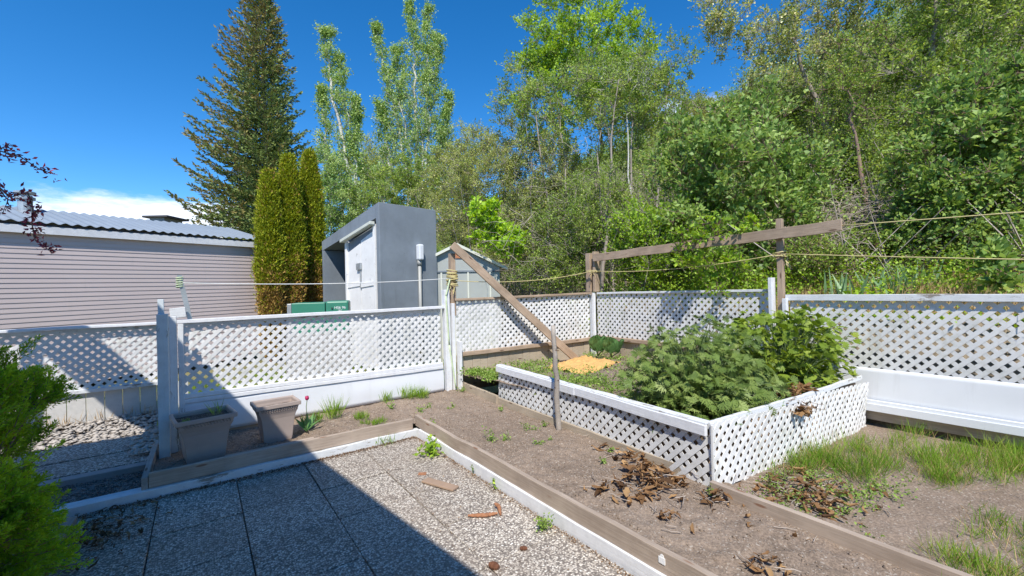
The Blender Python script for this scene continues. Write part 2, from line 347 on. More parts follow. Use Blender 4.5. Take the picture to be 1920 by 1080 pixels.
class Wood:
    def __init__(s): s.V = []; s.F = []; s.n = 0
    def put(s, V, F): s.V.append(np.asarray(V, float)); s.F.append(F+s.n); s.n += len(V)
    def twigs(s, A, B, r0, r1):
        if len(A): V, F = prisms(A, B, r0, r1); s.put(V, F)
    def tube(s, P, R, n=6):
        P = np.asarray(P, float); m = len(P); R = np.asarray(R, float)
        T = nrm(np.gradient(P, axis=0)); ref = np.array([0, 0, 1.]) if abs(T[0][2]) < .8 else np.array([1., 0, 0])
        a = nrm(np.cross(T, ref)); b = np.cross(T, a); th = np.arange(n)*2*pi/n
        V = P[:, None]+(a[:, None]*np.cos(th)[None, :, None]+b[:, None]*np.sin(th)[None, :, None])*R[:, None, None]
        i = np.arange(m-1)[:, None]*n; k = np.arange(n)[None]; k2 = (k+1) % n
        F = np.stack([i+k, i+k2, i+n+k2, i+n+k], -1).reshape(-1, 4); s.put(V.reshape(-1, 3), F)
    def build(s, name, mat, parent=None): return fast(name, np.concatenate(s.V), np.concatenate(s.F), mat, parent, smooth=True)
def curve(a, b, n=6, sag=0., jit=.05):
    a = np.asarray(a, float); b = np.asarray(b, float); t = np.linspace(0, 1, n)[:, None]
    P = a+(b-a)*t; L = np.linalg.norm(b-a)
    P[1:-1] += rng.normal(size=(n-2, 3))*jit*L/n**.5; P[:, 2] -= (sag*4*t*(1-t))[:, 0]
    return P
def ell_points(ells, n, shell=.5):
    """random clump centres inside a list of ellipsoids (centre, radii)"""
    vol = np.array([r[0]*r[1]*r[2] for _, r in ells])**.75; k = rng.choice(len(ells), n, p=vol/vol.sum())
    d = nrm(rng.normal(size=(n, 3))); rad = rng.random(n)**(1/3*(1-shell)+.08*shell)
    C = np.array([e[0] for e in ells])[k]; R = np.array([e[1] for e in ells])[k]
    return C+d*R*rad[:, None]
def pe(px, py, rx, ry, D, rd=None):
    """ellipsoid whose size on the ground matches a patch of the view at forward distance D"""
    return (W(px, py, D), np.array([rx*D/FPX, (rd if rd else (rx+ry)/2)*D/FPX, ry*D/FPX]))
def tree(name, label, cat, bases, ells, nclump, lmat, bark, leaf=(.06, .045), per=90, clump_r=.4, trunk_r=.09, up=.5, stem_top=None,
         twig_r=.006, group=None, extra=None, shell=.5, droop=0., loc=None, twigs=9, trunks=None, sparse=0.):
    """tapering stems from the ground, limbs reaching every leaf clump, twigs and single leaves"""
    base0 = np.array(loc if loc is not None else bases[0])
    root = thing(name, base0, label, cat, group)
    Cc = ell_points(ells, nclump, shell)
    nodes = []; rad = []; wd = Wood()
    for i, b in enumerate(bases):
        b = np.asarray(b, float)
        top = np.asarray(stem_top[i], float) if stem_top is not None else Cc[rng.integers(len(Cc))]
        P = curve(b, top, 10, 0, .028); R = np.linspace(trunk_r, trunk_r*.22, 10)*(1 if i == 0 else rng.uniform(.6, 1))
        wd.tube(P, R, 7)
        nodes += list(P[2:]); rad += list(R[2:])
    nodes = np.array(nodes); rad = np.array(rad)
    mid = np.mean([np.asarray(b) for b in bases], 0)
    order = np.argsort(np.linalg.norm(Cc-mid, axis=1))
    for j in order:
        c = Cc[j]; d = np.linalg.norm(nodes-c, axis=1)+np.maximum(0, nodes[:, 2]-c[2]+.1)*2.0
        k = int(np.argmin(d)); P = curve(nodes[k], c, 5, -.03*d[k], .12); r0 = min(rad[k]*.6, .012+.02*np.linalg.norm(nodes[k]-c))
        R = np.linspace(r0, max(.004, r0*.3), 5); wd.tube(P, R, 4)
        nodes = np.vstack([nodes, P[2:]]); rad = np.concatenate([rad, R[2:]])
    # twigs
    m = len(Cc); cr = clump_r*rng.uniform(.6, 1.3, m)
    A = np.repeat(Cc, twigs, 0); r = np.repeat(cr, twigs)[:, None]
    out = nrm(Cc-mid+np.array([0, 0, .01])); D = nrm(rng.normal(size=(m*twigs, 3))+np.repeat(out, twigs, 0)*.7+np.array([0, 0, up-droop]))
    B = A+D*r*rng.uniform(.5, 1.15, (m*twigs, 1)); B[:, 2] -= droop*r[:, 0]*.6
    wd.twigs(A, B, twig_r, twig_r*.5)
    k = max(1, per//twigs); t = rng.uniform(.15, 1.05, (m*twigs, k, 1))
    keep = rng.random((m*twigs)) > sparse
    P = (A[:, None]+(B-A)[:, None]*t+rng.normal(size=(m*twigs, k, 3))*(.10*clump_r))[keep].reshape(-1, 3)
    cv = np.repeat(np.repeat(np.clip(rng.normal(.5, .14, m), 0, 1), twigs)[keep], k)
    lv = Leaves(); ax = np.repeat(D[keep], k, 0)
    lv.add(P, leaf[0]*rng.uniform(.6, 1.25, len(P)), leaf[1]*rng.uniform(.6, 1.25, len(P)), axis=ax, axw=.5, up=.7, var=cv+rng.normal(0, .17, len(P)))
    wd.build('trunk', bark, root); lv.build('crown', lmat, root)
    if extra:
        e = Leaves(); q = P[rng.random(len(P)) < extra[1]]+rng.normal(size=(1, 3))*.01
        e.add(q+rng.normal(size=q.shape)*.03, extra[2], extra[2], up=.9); e.build('blossom', extra[0], root)
    return root
def hz(x, y):
    """terrain beyond the back fence: a bank behind the retaining fence, then a steep hillside"""
    x0 = 6.42+.10*max(0, y-6)+(.9 if y > 6.2 else 0)
    s = x-x0
    if s < 0: return -.03
    bank = 1.25*min(1, s/.12) if y < 5.95 else min(1.25, s*.8)
    h = bank+.10*max(0, s-.3)+.50*max(0, s-2.4)
    h = min(h, 15+.08*s)
    return h+.25*nz(x, y, 0, .25)*min(1, s/2)
def hpos(px, D): p = W(px, 540, D); return np.array([p[0], p[1], hz(p[0], p[1])-.1])
def gpos(px, D, z=0.): p = W(px, 540, D); return np.array([p[0], p[1], z])

# ================================================================== SETTING
def grid(name, x0, x1, y0, y1, nx, ny, zf, mat, kind='structure'):
    X, Y = np.meshgrid(np.linspace(x0, x1, nx), np.linspace(y0, y1, ny)); Z = np.vectorize(zf)(X, Y)
    i, j = np.meshgrid(np.arange(nx-1), np.arange(ny-1)); a = (j*nx+i).ravel()
    F = np.stack([a, a+1, a+nx+1, a+nx], 1)
    o = fast(name, np.stack([X.ravel(), Y.ravel(), Z.ravel()], 1), F, mat, smooth=True)
    return tag(o, kind=kind)
b = MB(); b.box(-400, 400, -400, 400, -.6, -.1); tag(b.build('ground', m_grassground), kind='structure')
grid('lawn', -14, 7.2, 5.98, 26, 80, 80, lambda x, y: -.03+.02*nz(x, y, 0, 2) if y > 8.4 or x > -.4 else -.08, m_grassground)
def hxy(x, y): return hz(x, y) if x > 6.42+.10*max(0, y-6) else -.12
grid('hillside', 6.3, 75, -40, 90, 150, 170, lambda x, y: hxy(x, y), m_hill)
# patio slabs over a dark bed
tag(fast('patio_bed', [(-3, -3, -.035), (2.05, -3, -.035), (2.05, 4.8, -.035), (-3, 4.8, -.035)], [(0, 1, 2, 3)], m_darkgravel), kind='structure')
b = MB(); us = [-1.42, -.86, -.303, .253, .828, 1.41, 2.035]; vs = [-2.5, -1.32, -.14, .45, 1.05, 1.64, 2.23, 2.815, 3.40, 3.985, 4.74]
for i in range(len(us)-1):
    for j in range(len(vs)-1):
        g = .0035; dz = random.uniform(-.008, .003); r = random.uniform(-.003, .003)
        b.hexa([(us[i]+g, vs[j]+g, -.03), (us[i+1]-g, vs[j]+g+r, -.03), (us[i+1]-g, vs[j+1]-g, -.03), (us[i]+g, vs[j+1]-g-r, -.03),
                (us[i]+g, vs[j]+g, dz), (us[i+1]-g, vs[j]+g+r, dz+.002), (us[i+1]-g, vs[j+1]-g, dz), (us[i]+g, vs[j+1]-g-r, dz-.002)])
tag(b.build('patio', m_agg, bevel=.004), kind='structure')
def soilz(x, y): return .125+.022*nz(x, y, 0, 2.6)+.018*nz(x, y, 5, 8)+.014*nz(x, y, 3, 19)-(.03 if y > 5.0 and x < 1 else 0)
grid('planting_soil', -.37, 3.35, 4.82, 6.12, 180, 65, soilz, m_soil)
grid('planting_soil', 2.09, 3.35, -2, 4.83, 80, 300, soilz, m_soil)
def bedz(x, y): return .43+.03*nz(x, y, 0, 2.2)+.016*nz(x, y, 5, 8)-.05*max(0, (y-4.6))
grid('raised_bed_soil', 3.36, 6.28, 1.78, 6.05, 150, 200, bedz, m_soil)
def yardz(x, y): return .10-.02*(x-3)+.02*nz(x, y, 0, 1.6)+.010*nz(x, y, 5, 8)+.006*nz(x, y, 3, 22)
grid('yard_soil', 3.1, 6.5, -3, 1.80, 150, 190, yardz, m_soil)
# the gravelled strip west of the beds
grid('gravel_path', -3.2, -.40, 4.90, 8.10, 90, 100, lambda x, y: -.02+.015*nz(x, y, 0, 6)+(.05*max(0, y-7.2)), m_darkgravel)
b = MB()
for (x0, x1, y0, y1, z) in ((-1.9, -.42, 5.80, 6.28, .03), (-1.8, -.44, 6.31, 6.90, .035), (-3, -1.94, 5.80, 6.28, .028), (-3, -1.84, 6.31, 6.9, .03)):
    b.box(x0, x1, y0, y1, z-.06, z)
tag(b.build('path_slabs', m_agg2, bevel=.004), kind='structure')
b = MB(); b.box(-3, -.42, 5.60, 5.72, -.03, .045); tag(b.build('concrete_edging', m_pad, bevel=.006), kind='structure')

# ================================================================== BORDERS AND SILLS
board('white_sill', (-1.35, 4.80, .018), (2.10, 4.80, .018), .075, .105, m_peel, wob=.004)
tag(bpy.context.scene.objects['white_sill'], 'long peeling white painted sill running under the left wooden border beside the patio', 'sill')
o = board('white_sill', (2.075, 4.70, .03), (2.075, -1.5, .03), .06, .125, m_white, wob=.003); tag(o, 'white painted sill along the right edge of the patio, under the long knotty border board', 'sill')
o = board('border_board', (-.37, 4.815, .135), (2.02, 4.815, .135), .04, .125, m_edge); tag(o, 'grey brown border board lying between the patio and the two planters', 'border board', 'timber edging of the beds')
o = board('border_board', (2.085, 4.85, .155), (2.085, -1.5, .155), .042, .125, m_edge, wob=.006); tag(o, 'longest border board with rusty knots, between the patio and the bare soil', 'border board', 'timber edging of the beds')
o = board('border_board', (-.395, 4.80, .10), (-.385, 5.78, .115), .045, .14, m_grey); tag(o, 'short grey border board at the left end of the planter bed, beside the gravel', 'border board', 'timber edging of the beds')
o = board('border_board', (3.11, 1.74, .14), (3.04, -1.5, .14), .045, .15, m_edge); tag(o, 'border board between the bare soil and the grassy corner at the lower right', 'border board', 'timber edging of the beds')
o = board('border_board', (3.37, 6.02, .17), (3.31, 4.9, .16), .04, .15, m_tan); tag(o, 'faded board half buried between the soil and the far end of the raised bed', 'border board', 'timber edging of the beds')
o = board('retaining_board', (3.33, 4.95, .16), (3.22, 1.80, .15), .03, .10, m_tan, wob=.002); tag(o, 'tan board just under the ragged lower edge of the long lattice of the raised bed', 'board')
o = board('painted_timber', (-2.4, 4.93, .0), (-.42, 4.93, .0), .10, .075, m_blue); tag(o, 'flat pale green grey timber lying beside the white sill at the lower left', 'timber')
o = board('short_plank', (-.80, 4.60, .03), (-.83, 3.7, .03), .06, .06, m_grey); tag(o, 'short grey plank on the patio edge next to the juniper', 'plank')
o = board('loose_plank', (-.02, 4.925, .155), (.86, 4.965, .150), .07, .02, m_grey); tag(o, 'thin grey loose plank lying behind the border at the feet of the planters', 'plank')
o = board('loose_plank', (.18, 4.995, .148), (.98, 5.02, .142), .04, .02, m_edge); tag(o, 'narrow reddish brown loose plank with a broken end under the right planter', 'plank')

# ================================================================== LATTICE FENCES
def clip(poly, ax, lim, keep_less):
    out = []
    for i in range(len(poly)):
        p, q = poly[i], poly[(i+1) % len(poly)]
        ip = (p[ax] <= lim) if keep_less else (p[ax] >= lim); iq = (q[ax] <= lim) if keep_less else (q[ax] >= lim)
        if ip: out.append(p)
        if ip != iq:
            t = (lim-p[ax])/(q[ax]-p[ax]); out.append((p[0]+(q[0]-p[0])*t, p[1]+(q[1]-p[1])*t))
    return out
def lattice(parent, a, c, z0, z1, pitch=.111, width=.041, th=.005, ragged=False, warp=.004, mat=None, tilt=0., wscale=.8, name='lattice_panel', slope=0.):
    """two crossing layers of strips between plan points a and c, heights z0..z1"""
    a = np.array(a, float); c = np.array(c, float); Lh = np.linalg.norm(c-a); d = (c-a)/Lh; n = np.array([-d[1], d[0]])
    if n@(-(a+c)/2) < 0: n = -n                                       # n faces the yard
    H = z1-z0; b = MB(); seed = random.uniform(0, 50)
    for layer, sg in ((0, 1), (1, -1)):
        lo, hi = (-H-pitch, Lh+pitch) if sg == 1 else (-pitch, Lh+H+pitch)
        k = 0; cc = lo+random.uniform(0, .03)
        while cc < hi:
            w2 = width/2*sqrt(2)
            t = -.08
            end0 = 0 if not ragged else -.012+random.uniform(-.012, .006)
            while t < H+.05:
                t2 = t+.14
                x_a = cc+sg*t; x_b = cc+sg*t2
                poly = [(x_a-w2, t), (x_a+w2, t), (x_b+w2, t2), (x_b-w2, t2)]
                if ragged and t < 0: pass
                poly = clip(poly, 0, 0, False)
                if len(poly) > 2: poly = clip(poly, 0, Lh, True)
                if len(poly) > 2: poly = clip(poly, 1, end0, False)
                if len(poly) > 2: poly = clip(poly, 1, H, True)
                if len(poly) > 2:
                    V = []
                    for off in (0, th):
                        for (s, z) in poly:
                            wv = warp*2*nz(s*wscale, z*wscale, seed, 2.0)+warp*.5*nz(s, z, seed+9, 6)
                            o_ = wv+(off+.0006 if layer == 0 else -off-.0006)+tilt*(1-z/H)
                            V.append((a[0]+d[0]*s+n[0]*o_, a[1]+d[1]*s+n[1]*o_, z0+z+slope*s/Lh))
                    m = len(poly); q = list(range(m))
                    Fc = [tuple(q) if layer == 1 else tuple(q[::-1]), tuple(i+m for i in (q[::-1] if layer == 1 else q))]
                    Fc += [(i, (i+1) % m, (i+1) % m+m, i+m) for i in range(m)]
                    b.add(V, Fc)
                t = t2
            cc += pitch
    return b.build(name, mat or m_plastic, parent)
def sheet(parent, name, a, c, zlo, zhi, mat, bulge=.015, tilt=.0, th=.004, seed=0.):
    """thin slightly buckled sheet with real thickness"""
    a = np.array(a, float); c = np.array(c, float); Lh = np.linalg.norm(c-a); d = (c-a)/Lh; n = np.array([-d[1], d[0]])
    if n@(-(a+c)/2) < 0: n = -n
    nx, nzv = 40, 8; V = []
    for k in (0, 1):
        for j in range(nzv+1):
            for i in range(nx+1):
                s = Lh*i/nx; t = j/nzv; o_ = bulge*nz(s, t*.5, seed, .9)*sin(pi*min(1, t*1.2))+tilt*(1-t)-k*th
                V.append((a[0]+d[0]*s+n[0]*o_, a[1]+d[1]*s+n[1]*o_, zlo+(zhi-zlo)*t))
    q = lambda k, j, i: k*(nx+1)*(nzv+1)+j*(nx+1)+i
    Fc = []
    for j in range(nzv):
        for i in range(nx):
            Fc.append((q(0, j, i), q(0, j, i+1), q(0, j+1, i+1), q(0, j+1, i))); Fc.append((q(1, j, i), q(1, j+1, i), q(1, j+1, i+1), q(1, j, i+1)))
    for i in range(nx):
        Fc.append((q(0, nzv, i), q(0, nzv, i+1), q(1, nzv, i+1), q(1, nzv, i))); Fc.append((q(0, 0, i+1), q(0, 0, i), q(1, 0, i), q(1, 0, i+1)))
    return fast(name, V, Fc, mat, parent, smooth=True)
# --- gate-side fence panel (left middle)
A = thing('lattice_fence', (1.45, 6.1, .05), 'white lattice fence section with a smooth white metal skirt behind the two planters', 'fence', 'lattice fence sections')
board('top_rail', (-.24, 6.085, 1.425), (3.12, 6.085, 1.445), .115, .04, m_white, A, wob=.002)
board('top_rail', (-.16, 6.10, 1.385), (3.06, 6.10, 1.405), .04, .035, m_peel, A)
lattice(A, (-.16, 6.10), (3.06, 6.10), .575, 1.40, warp=.005)
board('bottom_rail', (-.17, 6.075, .58), (3.07, 6.075, .555), .055, .045, m_white, A, wob=.002)
board('bottom_rail', (-.17, 6.06, .53), (3.07, 6.065, .508), .05, .045, m_white, A, wob=.002)
sheet(A, 'skirt', (-.18, 6.05), (3.08, 6.06), .14, .51, m_skirt, .02, .01, seed=3)
board('base_board', (-.18, 6.075, .12), (3.05, 6.085, .14), .035, .085, m_brown, A)
board('side_frame', (-.17, 6.06, .12), (-.17, 6.06, 1.40), .05, .06, m_peel, A)
# --- far left fence
A = thing('lattice_fence', (-2, 8.12, 0), 'white lattice fence section on whitewashed planks at the far left, beyond the gravel', 'fence', 'lattice fence sections')
board('top_rail', (-4.4, 8.08, 1.315), (-.30, 8.08, 1.325), .14, .035, m_white, A)
board('top_rail', (-4.4, 8.12, 1.265), (-.30, 8.12, 1.275), .04, .05, m_peel, A)
lattice(A, (-4.4, 8.12), (-.30, 8.12), .46, 1.27, warp=.008)
board('bottom_rail', (-4.4, 8.09, .465), (-.30, 8.09, .455), .06, .05, m_peel, A)
b = MB(); x = -4.4
m_wash = wood('whitewashed_plank', (.22, .17, .11), (.50, .47, .43), painted=(.58, .57, .55), peel=.42)
while x < -.3:
    w = .185; b.box(x+.003, x+w-.004, 8.105+random.uniform(-.004, .004), 8.13, -.02, .44); x += w
b.build('plank_base', m_wash, A, bevel=.003)
# --- back fence, two sections and the corner
A = thing('lattice_fence', (4.7, 5.95, .3), 'white lattice fence section with brown rails crossed by the leaning brace', 'fence', 'lattice fence sections')
board('top_rail', (3.30, 6.07, 1.555), (6.16, 5.81, 1.595), .10, .035, m_brown, A)
lattice(A, (3.33, 6.08), (6.14, 5.83), .69, 1.54, warp=.012, slope=.03)
board('bottom_rail', (3.33, 6.045, .675), (6.14, 5.80, .705), .07, .06, m_brown, A)
b = MB(); s = 0; a = np.array([3.33, 6.075]); d = np.array([.996, -.088])
while s < 2.78:
    w = .14; q = a+d*s; r = a+d*(s+w-.004); o_ = random.uniform(0, .006)
    b.hexa([(q[0], q[1]-o_, .08), (r[0], r[1]-o_, .08), (r[0], r[1]+.02, .08), (q[0], q[1]+.02, .08), (q[0], q[1]-o_, .66), (r[0], r[1]-o_, .66), (r[0], r[1]+.02, .66), (q[0], q[1]+.02, .66)]); s += w
b.build('plank_base', m_tan, A, bevel=.002)
A = thing('lattice_fence', (6.25, 4.2, .3), 'white lattice fence section under the long brown beam, behind the leafy raised bed', 'fence', 'lattice fence sections')
board('top_rail', (6.262, 5.70, 1.590), (6.262, 2.64, 1.610), .075, .035, m_peel, A)
lattice(A, (6.27, 5.74), (6.27, 2.62), .74, 1.58, warp=.006)
board('bottom_rail', (6.235, 5.74, .74), (6.235, 2.62, .72), .07, .06, m_brown, A)
b = MB(); y = 5.76
while y > 2.6:
    b.box(6.262+random.uniform(-.004, .003), 6.29, y-.14+.004, y, .1, .71); y -= .14
b.build('plank_base', m_tan, A, bevel=.002)
# --- right fence with metal skirt
A = thing('lattice_fence', (6.27, .6, .1), 'tall white lattice fence section with a wide bare metal skirt at the far right', 'fence', 'lattice fence sections')
board('top_rail', (6.255, 2.40, 1.512), (6.255, -1.6, 1.512), .07, .075, m_peel, A, wob=.002)
lattice(A, (6.27, 2.36), (6.27, -1.6), .66, 1.50, warp=.004)
sheet(A, 'skirt', (6.245, 2.3), (6.245, -1.6), .33, .70, m_skirt, .018, .03, seed=8)
board('bottom_rail', (6.20, 2.2, .325), (6.20, -1.6, .325), .05, .035, m_skirt, A, wob=0)
board('bottom_rail', (6.185, 2.2, .265), (6.185, -1.6, .265), .06, .085, m_skirt, A, wob=0)
board('base_board', (6.24, 1.9, .165), (6.24, -1.6, .165), .06, .10, m_tan, A)
# --- posts
def post(name, label, boards, z0, cat='post', group='fence posts'):
    """boards: (x, y, w, d, zlo, zhi, material, part name, lean)"""
    t = thing(name, (boards[0][0], boards[0][1], z0), label, cat, group)
    for (x, y, w, d, zl, zh, m, pn, ln) in boards: board(pn, (x, y, zl), (x+ln, y, zh), d, w, m, t, wob=.002)
    return t
post('fence_post', 'thick pale blue white post with flaking paint standing beside the left planter', [(-.30, 5.62, .135, .09, .03, 1.53, m_blue, 'post_board', -.0), (-.315, 5.70, .065, .05, 1.2, 1.68, m_blue, 'post_top', 0), (-.235, 5.69, .05, .09, .05, 1.50, m_peel, 'post_board', 0)], .03)
t = post('fence_post', 'white post wrapped with cord where the left fence meets the back fence', [(3.17, 6.075, .10, .09, .08, 1.72, m_white, 'post_board', -.02), (3.335, 5.99, .105, .04, .08, .90, m_white, 'side_board', -.0), (3.265, 6.06, .06, .05, .08, 1.5, m_white, 'side_board', 0)], .08)
post('clothes_post', 'short brown clothes post wound with cord above the white post by the grey hut', [(3.29, 6.10, .085, .085, 1.3, 2.30, m_brown, 'post_board', 0)], 1.3, group='brown clothesline posts')
post('fence_post', 'peeling white corner post below the brown double upright', [(6.215, 5.83, .055, .06, .25, 1.60, m_peel, 'post_board', 0), (6.20, 5.765, .06, .05, .25, 1.60, m_white, 'post_board', 0)], .25)
post('clothes_post', 'brown double upright of two boards rising from the white fence corner', [(6.24, 5.90, .11, .09, 1.62, 2.38, m_brown, 'post_board', 0), (6.25, 5.73, .06, .13, 1.62, 2.40, m_brown, 'post_board', 0)], 1.62, group='brown clothesline posts')
post('fence_post', 'broad flat topped white post standing behind the leafy raised bed', [(6.20, 2.55, .045, .125, .35, 1.78, m_white, 'post_board', 0), (6.19, 2.39, .05, .07, .35, 1.50, m_white, 'post_board', 0)], .35)
post('clothes_post', 'tall thin brown post with cord knotted round it, carrying the right end of the beam', [(6.26, 2.46, .07, .075, 1.0, 2.56, m_brown, 'post_board', 0)], 1.0, group='brown clothesline posts')
o = board('beam', (6.16, 5.70, 2.275), (6.16, 1.75, 2.375), .045, .14, m_brown, wob=.006); tag(o, 'long grey brown beam sloping up to the right across the back fence', 'beam')
o = board('leaning_brace', (3.25, 6.00, 2.43), (5.50, 5.56, .40), .045, .128, m_brown, wob=.004); tag(o, 'thick brown brace leaning from the clothes post down into the raised bed', 'brace')
t = thing('metal_bracket', (-.17, 6.12, 1.4), 'thin grey metal bracket with green cord, standing above the fence beside the blue white post', 'bracket')
board('upright', (-.10, 6.12, 1.42), (-.19, 6.12, 1.95), .008, .045, m_galv, t, bevel=0)
board('flange', (-.078, 6.10, 1.42), (-.168, 6.10, 1.95), .04, .008, m_galv, t, bevel=0)
b = MB(); th = np.linspace(0, 5*2*pi, 60); b.tube(np.stack([-.172+.032*np.cos(th), 6.115+.03*np.sin(th), 1.80+.008*th/2], 1), .006, 5); b.build('cord_wrap', m_grope, t)
t = thing('mounting_block', (-.24, 6.05, 1.46), 'small white block screwed on top of the fence rail beside the metal bracket', 'block')
board('block_face', (-.26, 6.04, 1.52), (-.12, 6.04, 1.53), .05, .11, m_peel, t)
# wooden rustic stick
rs = MB(); P = curve((3.20, 3.53, .05), (3.17, 3.56, 1.29), 12, 0, .02); rs.tube(P, np.linspace(.034, .024, 12)+rng.normal(0, .0015, 12), 9)
o = rs.build('garden_stake', m_grey, smooth=True); tag(o, 'upright grey branch stake in front of the long lattice of the raised bed', 'stake')

# ================================================================== ROPES
def rope(name, pts, r, mat, label, sag=0., cat='clothesline', group='clotheslines', n=14):
    b = MB()
    for i in range(len(pts)-1): b.tube(curve(pts[i], pts[i+1], n, sag, 0.0), r, 5)
    return tag(b.build(name, mat, smooth=True), label, cat, group)
rope('clothesline', [(-.17, 6.10, 1.86), (3.24, 6.04, 1.90)], .0055, m_wrope, 'thin white line strung from the metal bracket across the grey hut', .045)
rope('clothesline', [(3.33, 6.02, 1.86), (6.19, 5.80, 2.02)], .006, m_rope, 'yellow line sagging between the cord wrapped post and the brown corner upright', .09)
rope('clothesline', [(6.18, 5.70, 2.02), (6.20, 2.50, 2.08)], .006, m_rope, 'yellow line running under the beam between its two posts', .08)
rope('clothesline', [(6.20, 2.43, 2.09), (6.20, -1.8, 1.67)], .006, m_rope, 'yellow line dropping to the right in front of the blade leaved plants', .015)
rope('clothesline', [(6.16, 1.75, 2.37), (6.16, -1.8, 2.24)], .006, m_rope, 'yellow line leaving the right tip of the beam, highest of the lines', .01)
def wrap(c, r, z, n, tr, mat, label, squash=1., slack=.01):
    b = MB()
    for i in range(n):
        th = np.linspace(0, 2*pi, 20); z0 = z+i*.022*squash+rng.normal(0, .006)
        b.tube(np.stack([c[0]+(r+rng.uniform(0, slack))*np.cos(th), c[1]+(r+rng.uniform(0, slack))*np.sin(th), z0+.012*np.sin(th+rng.uniform(0, 6))], 1), tr, 5, cap=False)
    for i in range(3):
        a = rng.uniform(3.5, 5.5); p0 = np.array([c[0]+r*cos(a), c[1]+r*sin(a), z]); p1 = p0+np.array([rng.uniform(-.08, .08), -.03, -rng.uniform(.06, .2)])
        b.tube(curve(p0, p1, 6, 0, .1), tr*.8, 4)
    return tag(b.build('cord_knot', mat, smooth=True), label, 'cord', 'cord knots')
wrap((3.29, 6.10), .075, 1.80, 11, .009, m_rope, 'bundle of pale yellow cord wound round the post beside the grey hut', 1., .03)
wrap((6.25, 5.81), .13, 2.01, 2, .008, m_rope, 'single turn of yellow cord round the brown corner upright', .5)
wrap((6.26, 2.46), .065, 2.06, 4, .009, m_rope, 'knot of yellow cord round the tall thin brown post', .6)
rope('hanging_cord', [(3.20, 6.01, 1.88), (3.12, 6.00, 1.62), (3.16, 6.00, .85), (3.25, 5.98, .16)], .012, m_grope, 'pale green strap hanging down the white post to the soil', 0, 'cord', 'loose cords', 8)

# ================================================================== RAISED BED
A = thing('raised_bed', (4.6, 3.4, .1), 'raised bed sided with white lattice, full of weeds and leafy plants', 'raised bed')
p0, p1, p2, p3 = (3.42, 5.02), (3.20, 1.78), (4.55, 1.66), (6.15, 1.55)
lattice(A, p0, p1, .15, .555, pitch=.108, ragged=True, warp=.008, tilt=.01, name='lattice_side', slope=-.03)
lattice(A, (3.18, 1.76), p2, .12, .62, pitch=.106, ragged=True, warp=.012, name='lattice_side', slope=-.05)
lattice(A, p2, p3, .07, .60, pitch=.106, ragged=True, warp=.02, name='lattice_side', slope=-.05)
board('corner_trim', (3.17, 1.755, .02), (3.17, 1.755, .62), .012, .022, m_plastic, A, wob=0)
board('bed_rail', (3.395, 5.03, .585), (3.28, 3.35, .575), .035, .085, m_white, A)
board('bed_rail', (3.282, 3.345, .578), (3.165, 1.80, .565), .035, .085, m_white, A)
board('rail_cap', (3.435, 5.03, .632), (3.205, 1.80, .615), .085, .018, m_peel, A)
board('bed_rail', (3.20, 1.80, .60), (4.55, 1.69, .595), .03, .06, m_peel, A)
board('bed_rail', (4.55, 1.70, .59), (6.13, 1.60, .60), .03, .05, m_peel, A)
board('inner_board', (3.475, 5.0, .33), (3.26, 1.82, .33), .02, .5, m_brown, A)
board('inner_board', (3.25, 1.80, .30), (6.13, 1.66, .28), .02, .5, m_brown, A)

# ================================================================== PLANTERS
def planter(name, cx_, cy_, rot, label, fill, w=.50, dp=.42, h=.44, z=.09):
    t = thing(name, (cx_, cy_, z), label, 'planter', 'square flared planters')
    def P(u, v, zz): return (cx_+u*cos(rot)-v*sin(rot), cy_+u*sin(rot)+v*cos(rot), z+zz)
    def ring(k, zz, kk=None): kk = kk or k; return [P(-w/2*k, -dp/2*kk, zz), P(w/2*k, -dp/2*kk, zz), P(w/2*k, dp/2*kk, zz), P(-w/2*k, dp/2*kk, zz)]
    prof = [(.60, 0), (.64, .05), (.68, h*.35), (.745, h*.62), (.84, h*.80), (.865, h*.88), (.865, h*.895), (1.0, h*.90), (1.0, h), (.93, h), (.885, h*.975), (.87, h*.8), (.8, h*.72)]
    b = MB(); V = []; [V.extend(ring(k, zz)) for k, zz in prof]; n = len(prof)
    Fc = [(i*4+k, i*4+(k+1) % 4, (i+1)*4+(k+1) % 4, (i+1)*4+k) for i in range(n-1) for k in range(4)]+[(3, 2, 1, 0)]
    b.add(V, Fc); b.build('pot_body', m_pot, t, bevel=.006)
    for side in range(4):                                             # rope-like moulding under the rim
        b = MB()
        for i in range(15):
            s = -.40+.8*(i+.5)/15; k = .455
            e = {0: (s*w, -k*dp), 1: (k*w, s*dp), 2: (s*w, k*dp), 3: (-k*w, s*dp)}[side]; s2 = s+.035
            f = {0: (s2*w, -(k-.014)*dp-.006), 1: ((k-.014)*w+.006, s2*dp), 2: (s2*w, (k-.014)*dp+.006), 3: (-(k-.014)*w-.006, s2*dp)}[side]
            b.tube([P(e[0], e[1], h*.885), P(f[0]*.97, f[1]*.97, h*.815)], .006, 5)
        b.build('rope_moulding', m_pot, t, smooth=True)
    so_ = MB(); N = 10; V = []; Fc = []
    for i in range(N+1):
        for j in range(N+1): V.append(P((i/N-.5)*w*.86, (j/N-.5)*dp*.86, h*fill+.012*nz(i, j, cx_, .7)))
    for i in range(N):
        for j in range(N): Fc.append((i*(N+1)+j, (i+1)*(N+1)+j, (i+1)*(N+1)+j+1, i*(N+1)+j+1))
    so_.add(V, Fc); so_.build('potting_soil', m_potsoil, t, smooth=True)
    return t
planter('planter', .02, 5.30, radians(8), 'taupe square planter standing in the shade, with dark soil and thin grass blades', .90, .50, .44)
planter('planter', .67, 5.40, radians(4), 'taupe square planter half in the sun, nearly empty, right of the grassy one', .84, .44, .36, .43)

